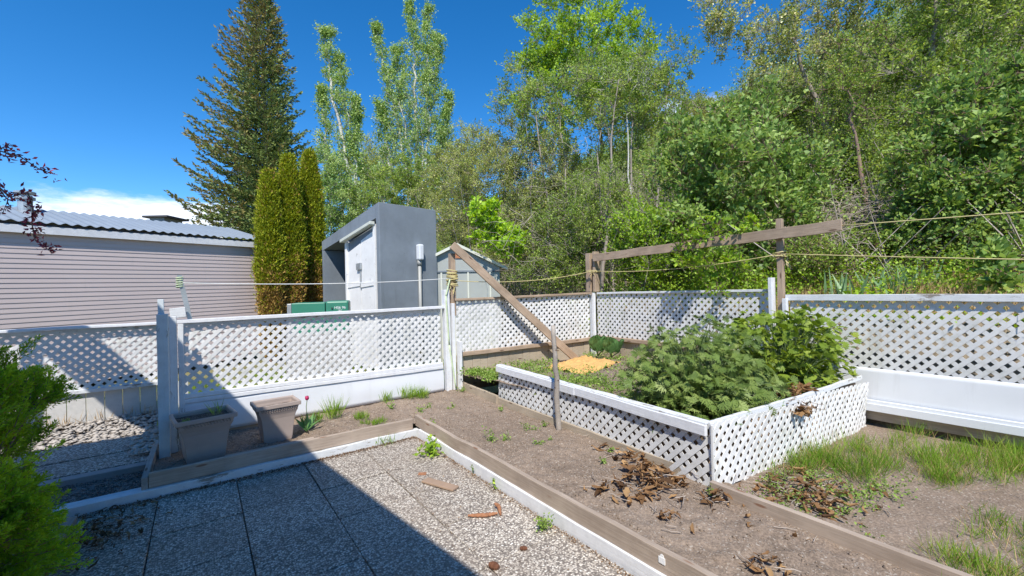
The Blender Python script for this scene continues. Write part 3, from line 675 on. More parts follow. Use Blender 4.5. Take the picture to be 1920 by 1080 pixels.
# ================================================================== MOBILE HOME
def hw(t, z, off=0.): return (-2.74-1.8+.906*t-.423*off*-1*-1, 11.15-.84+.423*t+.906*off, z+.012*(t-4))
A = thing('mobile_home', (-1, 12, 0), 'long mauve sided mobile home with a corrugated metal roof beyond the left fence', 'house')
TL = -10; TR = 6.6
b = MB(); lap = .088; z = .1; V = []; Fc = []
while z < 3.0:
    zt = min(z+lap, 3.02)
    q = [hw(TL, z, -.0095), hw(TR, z, -.0095), hw(TR, zt, .0), hw(TL, zt, .0), hw(TL, z, .0), hw(TR, z, .0)]
    i = len(V); V += q; Fc += [(i, i+1, i+2, i+3), (i, i+4, i+5, i+1)]; z += lap
V += [hw(TR, .1, 0), hw(TR, .1, 3.6), hw(TR, 3.0, 3.6), hw(TR, 3.0, 0)]; i = len(V)-4; Fc.append((i, i+1, i+2, i+3))
V += [hw(TL, .1, 3.6), hw(TR, .1, 3.6), hw(TR, 3.0, 3.6), hw(TL, 3.0, 3.6)]; i = len(V)-4; Fc.append((i, i+3, i+2, i+1))
fast('siding', V, Fc, m_siding, A)
b = MB(); b.hexa([hw(TL, 2.94, -.07), hw(TR+.1, 2.94, -.07), hw(TR+.1, 2.94, .02), hw(TL, 2.94, .02), hw(TL, 2.96, -.07), hw(TR+.1, 2.96, -.07), hw(TR+.1, 2.96, .02), hw(TL, 2.96, .02)])
b.hexa([hw(TL, 2.92, -.095), hw(TR+.1, 2.92, -.095), hw(TR+.1, 2.92, -.07), hw(TL, 2.92, -.07), hw(TL, 3.06, -.095), hw(TR+.1, 3.06, -.095), hw(TR+.1, 3.06, -.07), hw(TL, 3.06, -.07)])
b.build('fascia', m_white, A)
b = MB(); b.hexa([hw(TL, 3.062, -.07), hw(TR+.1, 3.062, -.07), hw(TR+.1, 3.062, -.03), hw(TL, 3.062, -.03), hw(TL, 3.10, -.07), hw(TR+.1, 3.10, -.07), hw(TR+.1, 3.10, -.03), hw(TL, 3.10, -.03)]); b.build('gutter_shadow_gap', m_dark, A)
V = []; n = int((TR+.2-TL)/.022); per = .17
for j, (off, zz) in enumerate(((-.12, 3.125), (1.9, 3.65), (4.0, 3.125))):
    for i in range(n):
        t_ = TL+.022*i; V.append(hw(t_, zz+.017*sin(2*pi*t_/per), off))
fast('roof', V, np.array([(j*n+i, j*n+i+1, (j+1)*n+i+1, (j+1)*n+i) for j in (0, 1) for i in range(n-1)]), m_roofmetal, A, smooth=True)
b = MB(); c = onvert(47, 380, hw(0, 0, 1.5)[:2], hw(5, 0, 1.5)[:2]); b.tube([(c[0], c[1], 3.3), (c[0], c[1], 3.82)], .11, 16); b.tube([(c[0], c[1], 3.74), (c[0], c[1], 3.79)], .15, 16); b.tube([(c[0], c[1], 3.86), (c[0], c[1], 3.90)], .16, 16); b.tube([(c[0], c[1], 3.80), (c[0], c[1], 3.87)], .06, 8)
b.build('roof_vent', m_galv, A, smooth=False)
# far dark roof peeking above
A = thing('distant_roof', W(315, 400, 30)*[1, 1, 0], 'small dark flat roof top visible just above the metal roof, left of the spruce', 'building')
c = W(312, 411, 30); b = MB(); r2 = R0; f2 = np.array([F_[0], F_[1], 0])
def obox(b, c, du, dv, z0, z1):
    P = [c-r2*du-f2*dv, c+r2*du-f2*dv, c+r2*du+f2*dv, c-r2*du+f2*dv]
    b.hexa([(p[0], p[1], z0) for p in P]+[(p[0], p[1], z1) for p in P])
obox(b, c, .85, 1.0, c[2]-.02, c[2]+.10); b.build('roof', m_dark, A)
b = MB(); obox(b, c+np.array([0, 0, 0]), .5, .8, 0, c[2]-.02); b.build('wall', m_concrete, A)

# ================================================================== CONCRETE HUT
SA = np.array([3.13, 9.0]); SD = np.array([.983, .182]); TD = np.array([-.182, .983])
def hp(s, t, z): p = SA+SD*s+TD*t; return (p[0], p[1], z)
zB = onvert(608, 452, SA, SA+TD)[2]; TB = 2.89; zA = onvert(711, 378, SA, SA+TD)[2]; sl_ = (zA-zB)/TB
tq = lambda px: float((onvert(px, 540, SA, SA+TD)[:2]-SA)@TD)
def slab(b, s0, s1, t0, t1, zlo0, zlo1, zhi0, zhi1):
    b.hexa([hp(s0, t0, zlo0), hp(s1, t0, zlo0), hp(s1, t1, zlo1), hp(s0, t1, zlo1), hp(s0, t0, zhi0), hp(s1, t0, zhi0), hp(s1, t1, zhi1), hp(s0, t1, zhi1)])
A = thing('utility_hut', hp(.7, 1.4, 0), 'slate grey concrete hut with a sloping roof and chipped white double doors', 'hut')
zr = lambda t: zA-sl_*t
td0, td1 = tq(706), tq(652)
b = MB(); slab(b, 0, 1.5, 0, .14, -.1, -.1, zr(0), zr(.14)); b.build('side_wall', m_concrete, A, bevel=.012)
b = MB(); slab(b, 0, 1.5, .14, TB, zr(.14)-.30, zr(TB)-.24, zr(.14), zr(TB)); b.build('roof', m_concrete, A, bevel=0)
b = MB(); slab(b, 1.38, 1.5, .14, TB-.12, -.1, -.1, zr(.14)-.30, zr(TB)-.24); b.build('back_wall', m_concrete, A)
b = MB(); slab(b, .05, .95, td1+.05, td1+.15, -.1, -.1, zr(td1)-.30, zr(td1+.1)-.30); b.build('partition_wall', m_concrete, A)
b = MB(); slab(b, .0, 1.5, TB-.12, TB, -.1, -.1, zr(TB)-.24, zr(TB)-.24); b.build('end_wall', m_concrete, A)
zd = lambda t: zr(t)-.42
b = MB(); slab(b, -.03, .08, td0-.0, td0+.07, 0, 0, zd(td0), zd(td0+.07)); slab(b, -.03, .08, td1-.03, td1+.05, 0, 0, zd(td1), zd(td1+.05)); b.build('door_frame', m_door, A, bevel=.004)
tm = (td0+td1)/2
for (ta, tb, dz) in ((td0+.075, tm-.012, .12), (tm+.012, td1-.035, .22)):
    b = MB(); slab(b, .0, .045, ta, tb, .05, .05, zd(ta)-dz, zd(tb)-dz-.05); d_ = b.build('door', m_door, A, bevel=.003); d_['_w'] = list(A['_w'])
    b = MB(); slab(b, -.018, -.0025, ta, tb, 1.86, 1.82, 1.96, 1.92); b.build('door_rail', m_door, d_, bevel=.002)
b = MB(); slab(b, .03, .07, td0+.07, td1-.03, 0, 0, zd(td0)-.02, zd(td1)-.02); b.build('door_backing', m_concrete, A)
b = MB(); slab(b, -.14, -.02, td0-.02, td1+.08, zd(td0)-.02, zd(td1)-.02, zd(td0)+.05, zd(td1)+.05); b.build('awning_bar', m_trim, A, bevel=.01)
b = MB(); slab(b, -.05, -.003, tm-.05, tm+.14, 2.23, 2.22, 2.38, 2.37); slab(b, -.03, -.005, tm-.012, tm+.012, 1.8, 1.8, 2.23, 2.23); b.build('latch', m_galv, A, bevel=.003)
A = thing('conduit', hp(.9, -.05, 0), 'grey electrical conduit with a white weather head on the side wall of the hut', 'conduit')
sc_ = .97
b = MB(); b.tube([hp(sc_, -.05, 0), hp(sc_, -.05, 2.32)], .038, 12); b.build('pipe', m_pipe, A, smooth=True)
b = MB(); b.tube([hp(sc_, -.05, 2.30), hp(sc_, -.05, 2.42)], .052, 12); b.build('coupling', m_pipe, A, smooth=True)
b = MB(); slab(b, sc_-.065, sc_+.065, -.15, -.002, 2.42, 2.42, 2.78, 2.78); b.build('weather_head', m_skirt, A, bevel=.03)
# green transformer on its pad
A = thing('transformer', (2.0, 7.5, 0), 'green metal utility cabinet with white lettering in front of the grey hut', 'cabinet')
TC = W(598, 540, 7.3)[:2]; e1 = np.array([.95, -.31]); e2 = np.array([.31, .95])
def tp(u, v, z): p = TC+e1*u+e2*v; return (p[0], p[1], z)
def tbx(b, u0, u1, v0, v1, z0, z1): b.hexa([tp(u0, v0, z0), tp(u1, v0, z0), tp(u1, v1, z0), tp(u0, v1, z0), tp(u0, v0, z1), tp(u1, v0, z1), tp(u1, v1, z1), tp(u0, v1, z1)])
b = MB(); tbx(b, -.52, .48, -.05, .8, -.1, 1.02); b.build('concrete_plinth', m_pad, A, bevel=.01)
b = MB(); tbx(b, -.43, .09, 0, .7, 1.02, 1.55); b.build('cabinet_body', m_green, A, bevel=.012)
b = MB(); tbx(b, .10, .47, -.02, .7, 1.02, 1.57); b.build('cabinet_door', m_green, A, bevel=.03)
b = MB(); tbx(b, -.50, -.435, .02, .7, 1.02, 1.54); b.build('side_fin', m_galv, A, bevel=.004)
b = MB(); tbx(b, .19, .215, -.04, -.018, 1.44, 1.46); b.build('handle', m_dark, A)
for body, zz, sz in (('HS6 96', 1.455, .062), ('75', 1.385, .075)):
    cu = bpy.data.curves.new('lettering', 'FONT'); cu.body = body; cu.size = sz; cu.extrude = .001; cu.align_x = 'CENTER'; cu.materials.append(m_text)
    tx = bpy.data.objects.new('lettering', cu); sc.collection.objects.link(tx); tx.parent = A
    p = np.array(tp(.33, -.0235, zz-.02))-np.array(A['_w']); bpy.context.view_layer.update()
    me = bpy.data.meshes.new_from_object(tx.evaluated_get(bpy.context.evaluated_depsgraph_get())); bpy.data.objects.remove(tx)
    tx = bpy.data.objects.new('lettering', me); sc.collection.objects.link(tx); tx.parent = A; tx.location = p; tx.rotation_euler = (pi/2, 0, atan2(e1[1], e1[0]))
# pale green shed with a gable
GA = W(862, 540, 10.4)[:2]; ga = radians(29-4); g1 = np.array([cos(ga), -sin(ga)]); g2 = np.array([sin(ga), cos(ga)])
def gp(u, v, z): p = GA+g1*u+g2*v; return (p[0], p[1], z)
px2z = lambda px, py: float(onvert(px, py, GA, GA+g1)[2]); px2u = lambda px: float((onvert(px, 540, GA, GA+g1)[:2]-GA)@g1)
ur, uR = px2u(858), px2u(945); uL = ur-(uR-ur); zR_, zE = px2z(858, 458), px2z(945, 500); zW = zE-.02
A = thing('garden_shed', gp(0, 1, 0), 'pale grey green metal shed with a low gable and orange vent beside the hut', 'shed')
b = MB(); b.add([gp(uL+.1, 0, -.1), gp(uR-.1, 0, -.1), gp(uR-.1, 0, zE), gp(ur, 0, zR_-.06), gp(uL+.1, 0, zE), gp(uL+.1, 2.4, -.1), gp(uR-.1, 2.4, -.1), gp(uR-.1, 2.4, zE), gp(ur, 2.4, zR_-.06), gp(uL+.1, 2.4, zE)],
               [(0, 1, 2, 3, 4), (9, 8, 7, 6, 5), (1, 6, 7, 2), (5, 0, 4, 9)]); b.build('wall', m_shed, A)
b = MB()
for (ua, ub, za, zb) in ((uL-.08, ur, zE-.04, zR_), (ur, uR+.08, zR_, zE-.04)):
    b.hexa([gp(ua, -.12, za-.05), gp(ub, -.12, zb-.05), gp(ub, 2.5, zb-.05), gp(ua, 2.5, za-.05), gp(ua, -.12, za+.02), gp(ub, -.12, zb+.02), gp(ub, 2.5, zb+.02), gp(ua, 2.5, za+.02)])
b.build('roof', m_trim, A)
b = MB(); b.hexa([gp(uL+.1, -.03, zE-.12), gp(uR-.1, -.03, zE-.12), gp(uR-.1, 0, zE-.12), gp(uL+.1, 0, zE-.12), gp(uL+.1, -.03, zE-.08), gp(uR-.1, -.03, zE-.08), gp(uR-.1, 0, zE-.08), gp(uL+.1, 0, zE-.08)]); b.build('band', m_concrete, A)
b = MB()
for px in (828, 853, 878, 919): u_ = px2u(px); b.hexa([gp(u_-.02, -.035, -.1), gp(u_+.02, -.035, -.1), gp(u_+.02, -.001, -.1), gp(u_-.02, -.001, -.1), gp(u_-.02, -.035, zE-.13), gp(u_+.02, -.035, zE-.13), gp(u_+.02, -.001, zE-.13), gp(u_-.02, -.001, zE-.13)])
b.build('rib', m_trim, A)
b = MB(); u0_, u1_ = px2u(855), px2u(871); z0_, z1_ = px2z(865, 484), px2z(865, 470)
for i in range(6): zz = z0_+(z1_-z0_)*i/6; b.hexa([gp(u0_, -.03, zz), gp(u1_, -.03, zz), gp(u1_, -.002, zz), gp(u0_, -.002, zz), gp(u0_, -.015, zz+(z1_-z0_)/8), gp(u1_, -.015, zz+(z1_-z0_)/8), gp(u1_, -.002, zz+(z1_-z0_)/8), gp(u0_, -.002, zz+(z1_-z0_)/8)])
b.build('vent', m_vent, A)

# ================================================================== THE HOUSE BESIDE THE CAMERA (casts the long shade over the patio)
A = thing('own_house', (-2.4, 2, 0), 'house porch just out of view at the left, whose roof edge shades the patio', 'house')
def flat(b, pts, z0, z1): n = len(pts); b.add([(x, y, z0) for x, y in pts]+[(x, y, z1) for x, y in pts], [tuple(range(n))[::-1], tuple(range(n, 2*n))]+[(i, (i+1) % n, (i+1) % n+n, i+n) for i in range(n)])
b = MB(); flat(b, [(.10, -6), (-.45, -1.65), (-.70, .225), (-.95, 2.035), (-1.31, 3.55), (-1.56, 4.22), (-2.45, 4.35), (-6, 4.6), (-6, -6)], 4.0, 4.12); b.build('roof', m_trim, A)
b = MB(); b.box(-6, -2.6, -6, 3.2, -.1, 3.99); b.build('wall', m_siding, A)
b = MB(); flat(b, [(-1.57, 4.225), (-2.31, 5.84), (-2.72, 6.7), (-3.25, 6.7), (-2.35, 4.36)], 4.0, 4.1); b.build('shade_strip', m_trim, A)  # unseen strip added to cast the shade band on the far left fence
b = MB(); b.box(-2.95, -2.83, 6.5, 6.62, -.1, 3.99); b.build('shade_strip_post', m_trim, A)  # out-of-view support for the added shade strip

# ================================================================== TREES AND SHRUBS
UP = np.array([0, 0, 1.])
# --- spruce
def spruce(px, D, ztop, label):
    base = gpos(px, D, -.1); root = thing('spruce_tree', base, label, 'spruce', 'conifers')
    wd = Wood(); H = ztop; wd.tube(curve(base, base+[0, 0, H], 14, 0, .006), np.linspace(.24, .02, 14), 8)
    PG = []; AG = []; PB = []; AB = []; A_ = []; B_ = []; RR = []
    h = 1.2
    while h < H-.15:
        u = 1-h/H; L0 = (.30+3.15*u**.80); nb = 6+int(u*5)
        ph = random.random()*6.28
        for k in range(nb):
            az = ph+k*2*pi/nb+random.uniform(-.3, .3); L = L0*random.uniform(.62, 1.12)
            side = cos(az)*(-R0[0])+sin(az)*(-R0[1])                  # lit western side grows longer
            L *= 1+.22*side if u < .85 else 1
            n = max(5, int(L/.16)); t = np.linspace(0, 1, n); dxy = np.array([cos(az), sin(az)])
            rise = (.32-.45*u)*L*t+.22*L*t**2.2-.05*L*np.sin(t*3)
            P = np.stack([base[0]+dxy[0]*L*t, base[1]+dxy[1]*L*t, base[2]+h+rise], 1); P[1:] += rng.normal(0, .02, (n-1, 3))
            wd.tube(P, np.linspace(.012+.018*u, .004, n), 4)
            T = nrm(np.gradient(P, axis=0)); S = nrm(np.cross(T, UP))
            for i in range(1, n):
                f = t[i]; ll = (.14+.62*L*(.30)*(1-f)**.6)*random.uniform(.7, 1.25)
                for sg in (-1, 1, 0):
                    Dv = nrm(T[i]*(.75+.5*f)+S[i]*sg*.8+np.array([0, 0, random.uniform(-.28, .10)]))
                    if sg == 0: Dv = T[i]; ll2 = .18
                    else: ll2 = ll
                    m = max(4, int(ll2*27)); q = np.linspace(.05, 1, m)[:, None]
                    Q = P[i]+Dv*ll2*q+np.array([0, 0, -.10])*ll2*q**2+rng.normal(0, .022, (m, 3))
                    A_.append(P[i]); B_.append(P[i]+Dv*ll2)
                    brown = (f > .74 and random.random() < .40+.25*side) or (u < .25 and random.random() < .5) or (side > .3 and random.random() < .22)
                    (PB if brown else PG).append(Q); (AB if brown else AG).append(np.repeat(Dv[None], m, 0))
        h += .17+.13*u
    wd.twigs(np.array(A_), np.array(B_), .005, .002); wd.build('trunk', m_bark, root)
    for nm, PP, AA, mt in (('needles', PG, AG, L_spruce), ('brown_tips', PB, AB, L_sprbrown)):
        P = np.concatenate(PP); A2 = np.concatenate(AA); lv = Leaves(); lv.add(P, rng.uniform(.10, .18, len(P)), rng.uniform(.045, .08, len(P)), axis=A2, axw=.9, up=.4); lv.build(nm, mt, root)
spruce(503, 18.5, 14.9, 'tall dark spruce with browned branch tips rising behind the mobile home')
# --- three arborvitae in front of the end of the home
def cedar(px, D, ztop, rb, label, seed, n=11000, lean=0):
    base = gpos(px, D, -.1); root = thing('cedar_tree', base, label, 'cedar', 'columnar cedars')
    wd = Wood(); wd.tube(curve(base, base+[0, 0, ztop*.9], 8, 0, .01), np.linspace(.09, .02, 8), 7); 
    t = rng.random(n)**.85; ph = rng.random(n)*2*pi; z = .25+t*(ztop-.25)
    prof = np.interp(t, [0, .10, .22, .45, .7, .88, 1], [.45, .50, .62, 1, .80, .48, .04])*rb
    lump = np.array([1+.30*nz(cos(p)*1.6, sin(p)*1.6, zz*1.3+seed)+.32*nz(cos(p)*4, sin(p)*4, zz*2.6+seed*2) for p, zz in zip(ph, z)])
    r = prof*lump*(1-.42*rng.random(n)**1.7)
    P = np.stack([base[0]+r*np.cos(ph), base[1]+r*np.sin(ph), base[2]+z], 1)
    O = np.stack([np.cos(ph), np.sin(ph), np.full(n, 1.5)], 1); O = nrm(O)
    dead = (rng.random(n) < np.interp(z/ztop, [0, .36, .46, .58], [.95, .85, .30, .06]))
    k = 8
    for nm, mk_, mt in (('foliage', ~dead, L_cedar), ('dry_foliage', dead, L_cedbrown)):
        q = P[mk_]; o = O[mk_]; Q = np.repeat(q, k, 0)+rng.normal(0, .045, (len(q)*k, 3)); Q += np.repeat(o, k, 0)*rng.uniform(-.05, .09, (len(Q), 1))
        vv = np.repeat(np.clip(rng.normal(.5, .2, len(q)), 0, 1), k)+rng.normal(0, .12, len(Q))
        lv = Leaves(); lv.add(Q, rng.uniform(.05, .10, len(Q)), rng.uniform(.02, .036, len(Q)), axis=np.repeat(o, k, 0), axw=.8, up=.1, var=vv); lv.build(nm, mt, root)
    m = rng.random(n) < .05; wd.twigs(np.stack([np.full(m.sum(), base[0]), np.full(m.sum(), base[1]), P[m][:, 2]-.35*r[m]-.1], 1), P[m], .010, .004); wd.build('trunk', m_rbark, root)
cedar(508, 10.8, 4.85, .27, 'leftmost and shortest of the three yellow green columnar cedars by the hut', 1.0)
cedar(545, 11.3, 5.4, .30, 'middle of the three yellow green columnar cedars by the hut', 5.0, 12000)
cedar(585, 12.1, 5.75, .31, 'rightmost columnar cedar, touching the grey hut with its dark pointed top', 9.0, 12000)
# --- poplars
def poplar(label, stems, D, leaf, group='pale trunked poplars', per=60):
    """stems: list of pixel polylines [(px,py),...] with the crown radius at each point"""
    p0 = stems[0][0]; base = gpos(p0[0], D, 0); base[2] = max(-.1, hz(base[0], base[1])-.1)
    root = thing('poplar_tree', base, label, 'poplar', group); wd = Wood(); lv = Leaves(); A_ = []; B_ = []
    for st in stems:
        P = np.array([W(p[0], p[1], D+p[3] if len(p) > 3 else D) for p in st]); P[0] = base if st is stems[0] or True else P[0]
        tt = np.linspace(0, len(P)-1, 22); Q = np.stack([np.interp(tt, range(len(P)), P[:, i]) for i in range(3)], 1); Q[1:-1] += rng.normal(0, .05, (20, 3))
        wd.tube(Q, np.linspace(.11 if st is stems[0] else .07, .015, 22), 7)
        R = np.interp(tt, range(len(P)), [p[2]*D/FPX for p in st])
        for i in range(2, 22):
            if R[i] < .05: continue
            nb = 5
            for _ in range(nb):
                q = Q[i]+(Q[min(21, i+1)]-Q[i])*random.random(); az = random.random()*6.28
                d = nrm(np.array([cos(az), sin(az), random.uniform(.5, 1.8)])); L = R[i]*random.uniform(.5, 1.35)*1.3
                e = q+d*L; A_.append(q); B_.append(e); nt_ = 4
                for _ in range(nt_):
                    s = q+(e-q)*random.uniform(.3, 1); d2 = nrm(d+rng.normal(0, .5, 3)); e2 = s+d2*L*.35; A_.append(s); B_.append(e2)
                    m = per//nt_; X = s+(e2-s)*rng.random((m, 1))+rng.normal(0, .085, (m, 3)); lv.add(X, leaf*rng.uniform(.6, 1.2, m), leaf*.9*rng.uniform(.6, 1.2, m), up=.5)
    wd.twigs(np.array(A_), np.array(B_), .010, .004)
    wd.build('trunk', m_birch, root); lv.build('crown', L_pale, root)
poplar('slim pale trunked poplar with a wavy narrow crown just right of the spruce',
       [[(662, 420, 0), (655, 330, 14), (640, 250, 24), (622, 180, 16), (617, 120, 15), (610, 75, 13), (612, 62, 5)],
        [(668, 420, 0), (668, 330, 10), (655, 230, 20), (640, 160, 12), (632, 110, 8)],
        [(672, 420, 0), (665, 300, 14), (668, 230, 8), (668, 190, 5)], [(655, 420, 0), (640, 330, 26), (615, 290, 22), (602, 200, 9), (606, 170, 5)]], 19, .085, per=44)
poplar('larger pale trunked poplar with several upright tops against the blue sky',
       [[(782, 430, 0), (783, 330, 26), (780, 230, 30), (778, 130, 22), (775, 70, 13), (768, 10, 6)],
        [(785, 430, 0), (800, 300, 26), (808, 200, 22), (818, 120, 16), (822, 75, 8)],
        [(780, 430, 0), (760, 320, 34), (745, 220, 22), (725, 150, 13), (708, 70, 9), (706, 52, 4)],
        [(790, 430, 0), (795, 250, 24), (800, 130, 12), (803, 20, 8)],
        [(776, 430, 0), (735, 330, 30), (722, 250, 14), (712, 200, 8)], [(790, 430, 0), (822, 300, 20), (832, 240, 10), (840, 180, 6)],
        [(783, 430, 0), (765, 290, 30), (750, 180, 20), (745, 100, 10)], [(778, 430, 0), (720, 380, 40), (700, 330, 20), (695, 98, 3)][:3]], 20, .085, per=56)
# --- fresh green tree in the middle and its companions
tree('broadleaf_tree', 'tall loose tree with fresh yellow green top against the sky, middle of the hillside', 'tree',
     [hpos(1110, 14), hpos(1085, 14.2)], [pe(1060, 60, 85, 60, 14), pe(1130, 110, 110, 80, 14), pe(1010, 110, 35, 50, 14), pe(1175, 180, 90, 80, 14), pe(1040, 180, 80, 80, 14)],
     300, L_fresh, m_bark, (.085, .065), 120, .42, .11, stem_top=[W(1125, 150, 14), W(1040, 140, 14.2)])
tree('broadleaf_tree', 'olive leaved tree with thin crossing stems in front of the fresh green one', 'tree',
     [hpos(1108, 9.6), hpos(1130, 9.8), hpos(1150, 10), hpos(1085, 10.2), hpos(1065, 10.4), hpos(1190, 10.5), hpos(1215, 11), hpos(1020, 10.6)], [pe(1100, 230, 150, 90, 12), pe(1230, 260, 80, 110, 12), pe(990, 200, 60, 60, 12), pe(1150, 160, 110, 60, 12), pe(950, 150, 30, 20, 12), pe(1250, 130, 50, 60, 12)],
     330, L_mid, m_bark, (.065, .04), 105, .40, .055, stem_top=[W(1160, 150, 10.5), W(1125, 190, 11), W(1135, 160, 11.5), W(1050, 200, 11.5), W(1000, 180, 11.7), W(1180, 190, 11.5), W(1250, 180, 12), W(985, 230, 11.7)])
tree('birch_tree', 'thin pale trunk standing free among the green stems above the wooden beam', 'birch',
     [hpos(1190, 11)], [pe(1175, 180, 60, 60, 11.5)], 40, L_mid, m_birch, (.06, .04), 60, .35, .05, stem_top=[W(1175, 215, 11)])
# --- hill shrubs left of the middle
for (px, D, ells, n, mt, lab, lf, ex_) in (
    (900, 13, [(905, 330, 70, 80), (860, 400, 60, 60), (960, 300, 60, 70)], 260, L_olive, 'cream flowered olive shrub behind the pale green shed roof', (.05, .035), (L_blossom, .05, .035)),
    (1010, 12, [(1010, 340, 80, 80), (1000, 420, 70, 80), (950, 450, 50, 60)], 280, L_olive, 'dense olive shrub tangled with twigs left of the thin stems', (.05, .034), (L_blossom, .03, .03)),
    (1090, 10.5, [(1060, 450, 70, 70), (1120, 400, 70, 80), (1040, 520, 80, 40)], 240, L_mid, 'dark thicket shrub with bare twigs behind the fence corner', (.05, .035), None),
    (740, 17, [(740, 380, 90, 60), (690, 400, 60, 50), (790, 350, 60, 60)], 260, L_mid, 'mid green bush spreading above the roof of the grey hut', (.07, .05), (L_blossom, .02, .05)),
    (640, 16, [(640, 380, 50, 70), (610, 330, 40, 50), (620, 430, 50, 50)], 200, L_pale, 'light green bush between the cedars and the grey hut', (.07, .05), None),
    (840, 15, [(835, 350, 60, 70), (850, 420, 60, 50), (880, 420, 50, 60)], 220, L_olive, 'grey green bush just right of the hut roof', (.055, .04), (L_blossom, .05, .04)),
    (1240, 8.3, [(1220, 485, 65, 55), (1195, 440, 50, 50), (1270, 440, 60, 50)], 260, L_fresh, 'low bright green bush under the left half of the beam', (.055, .04), None)):
    tree('shrub', lab, 'shrub', [hpos(px, D), hpos(px+15, D+.2), hpos(px-18, D)], [pe(*e, D) for e in ells], n, mt, m_bark, lf, 100, .36, .035, group='shrubs on the hillside', extra=ex_, shell=.35)
tree('willow', 'feathery pale willow behind the poplars on the skyline', 'willow', [hpos(870, 26), hpos(660, 30)][:1], [pe(865, 285, 45, 50, 26), pe(890, 320, 60, 50, 26), pe(845, 340, 40, 50, 26)], 170, L_willow, m_bark, (.13, .05), 90, .7, .12, droop=.5, group='pale willows')
tree('willow', 'pale yellow willow seen between the two poplars', 'willow', [hpos(680, 30)], [pe(690, 300, 45, 40, 30), pe(670, 340, 60, 45, 30), pe(720, 330, 50, 50, 30)], 170, L_willow, m_bark, (.15, .06), 90, .8, .12, droop=.5, group='pale willows')
tree('maple_sapling', 'small lime green maple glowing beside the shed gable', 'maple', [hpos(925, 10.5)], [pe(905, 400, 25, 25, 10.3), pe(925, 440, 40, 28, 10.3), pe(960, 460, 30, 22, 10.3)], 60, L_lime, m_bark, (.10, .08), 60, .25, .02)
# --- the big leaved lilacs
tree('lilac_bush', 'large broad leaved lilac bush leaning over the beam behind the raised bed', 'bush',
     [hpos(1360, 8.2), hpos(1400, 8.4), hpos(1430, 8.2), hpos(1320, 8.3)],
     [pe(1370, 330, 120, 80, 8.0), pe(1400, 240, 80, 60, 8.3), pe(1300, 300, 70, 80, 8.2), pe(1450, 390, 100, 60, 7.9), pe(1330, 420, 80, 60, 7.8), pe(1500, 330, 50, 60, 8.2), pe(1370, 480, 70, 60, 7.7)],
     330, L_lilac, m_rbark, (.10, .060), 78, .33, .03, up=.3, shell=.35, sparse=.1)
tree('lilac_bush', 'broad leaved lilac bush filling the right edge above the fence', 'bush',
     [hpos(1780, 6.6), hpos(1830, 6.7), hpos(1880, 6.5), hpos(1810, 6.9)],
     [pe(1800, 300, 90, 100, 6.6), pe(1860, 220, 80, 90, 6.6), pe(1880, 400, 70, 90, 6.4), pe(1760, 380, 60, 60, 6.7), pe(1950, 280, 100, 140, 6.4), pe(1780, 190, 60, 50, 6.8)],
     330, L_lilac, m_rbark, (.09, .055), 72, .28, .022, up=.3, shell=.3, sparse=.12)
tree('lilac_bush', 'lower broad leaved bush on the bank between the twig pile and the right edge', 'bush',
     [hpos(1740, 6.9), hpos(1780, 6.7)], [pe(1770, 470, 70, 50, 6.6), pe(1700, 450, 50, 50, 7.0), pe(1850, 480, 60, 40, 6.3)], 75, L_lilac, m_rbark, (.07, .048), 60, .22, .018, up=.3)
tree('shrub', 'small leaved sprouts behind the tall thin clothes post', 'shrub',
     [hpos(1500, 7.2), hpos(1530, 7.0)], [pe(1510, 480, 50, 45, 7.0), pe(1560, 500, 40, 30, 6.8), pe(1620, 470, 50, 40, 7.4)], 110, L_mid, m_rbark, (.05, .035), 60, .2, .012, up=.3, group='shrubs on the hillside')
tree('lilac_bush', 'leafy sprig of broad leaves hanging over the fence rail at the right edge', 'bush',
     [hpos(1870, 5.4)], [pe(1880, 525, 28, 20, 4.95), pe(1870, 490, 30, 25, 5.2)], 16, L_lilac, m_rbark, (.10, .065), 30, .13, .012, up=.3)
tree('vine_shrub', 'leafy sprays growing through the middle of the beam', 'shrub',
     [hpos(1345, 7.1)], [pe(1335, 440, 45, 25, 6.12, 14), pe(1300, 470, 25, 40, 6.5, 30), pe(1395, 425, 40, 18, 6.0, 14), pe(1345, 510, 60, 35, 6.9), pe(1340, 546, 60, 8, 6.25, 8)], 62, L_fresh, m_rbark, (.07, .048), 42, .16, .010, up=.3)
# --- tall airy trees at the right
tree('broadleaf_tree', 'tall airy tree with cream new leaves and sky showing through, right of the gap', 'tree',
     [hpos(1612, 11.5), hpos(1590, 11.3)], [pe(1430, 60, 100, 70, 11.5), pe(1530, 40, 90, 80, 11.5), pe(1490, 140, 110, 50, 11.5), pe(1370, 20, 50, 50, 11.5), pe(1620, 60, 80, 90, 11.5)],
     230, L_olive, m_bark, (.075, .045), 75, .42, .12, stem_top=[W(1565, 20, 11.5), W(1480, 60, 11.3)], extra=(L_blossom, .16, .06), sparse=.1)
tree('broadleaf_tree', 'tree with a thick grey trunk crossing the upper right', 'tree',
     [hpos(1752, 9.6)], [pe(1730, 60, 90, 90, 9.8), pe(1800, 40, 110, 80, 9.8), pe(1660, 150, 90, 60, 10), pe(1800, 160, 90, 60, 9.8), pe(1850, -60, 120, 80, 9.8), pe(1700, -60, 100, 70, 9.8)],
     300, L_mid, m_bark, (.075, .048), 85, .38, .12, stem_top=[W(1757, -40, 9.6)])
tree('broadleaf_tree', 'leaning dark trunked tree in the top right corner', 'tree',
     [hpos(1835, 10.5), hpos(1905, 11)], [pe(1880, 60, 90, 100, 10.5), pe(1900, 170, 80, 60, 10.5), pe(1980, 30, 100, 100, 10.5)],
     180, L_mid, m_bark, (.08, .05), 80, .4, .10, stem_top=[W(1860, 30, 10.5), W(1930, 10, 11)])
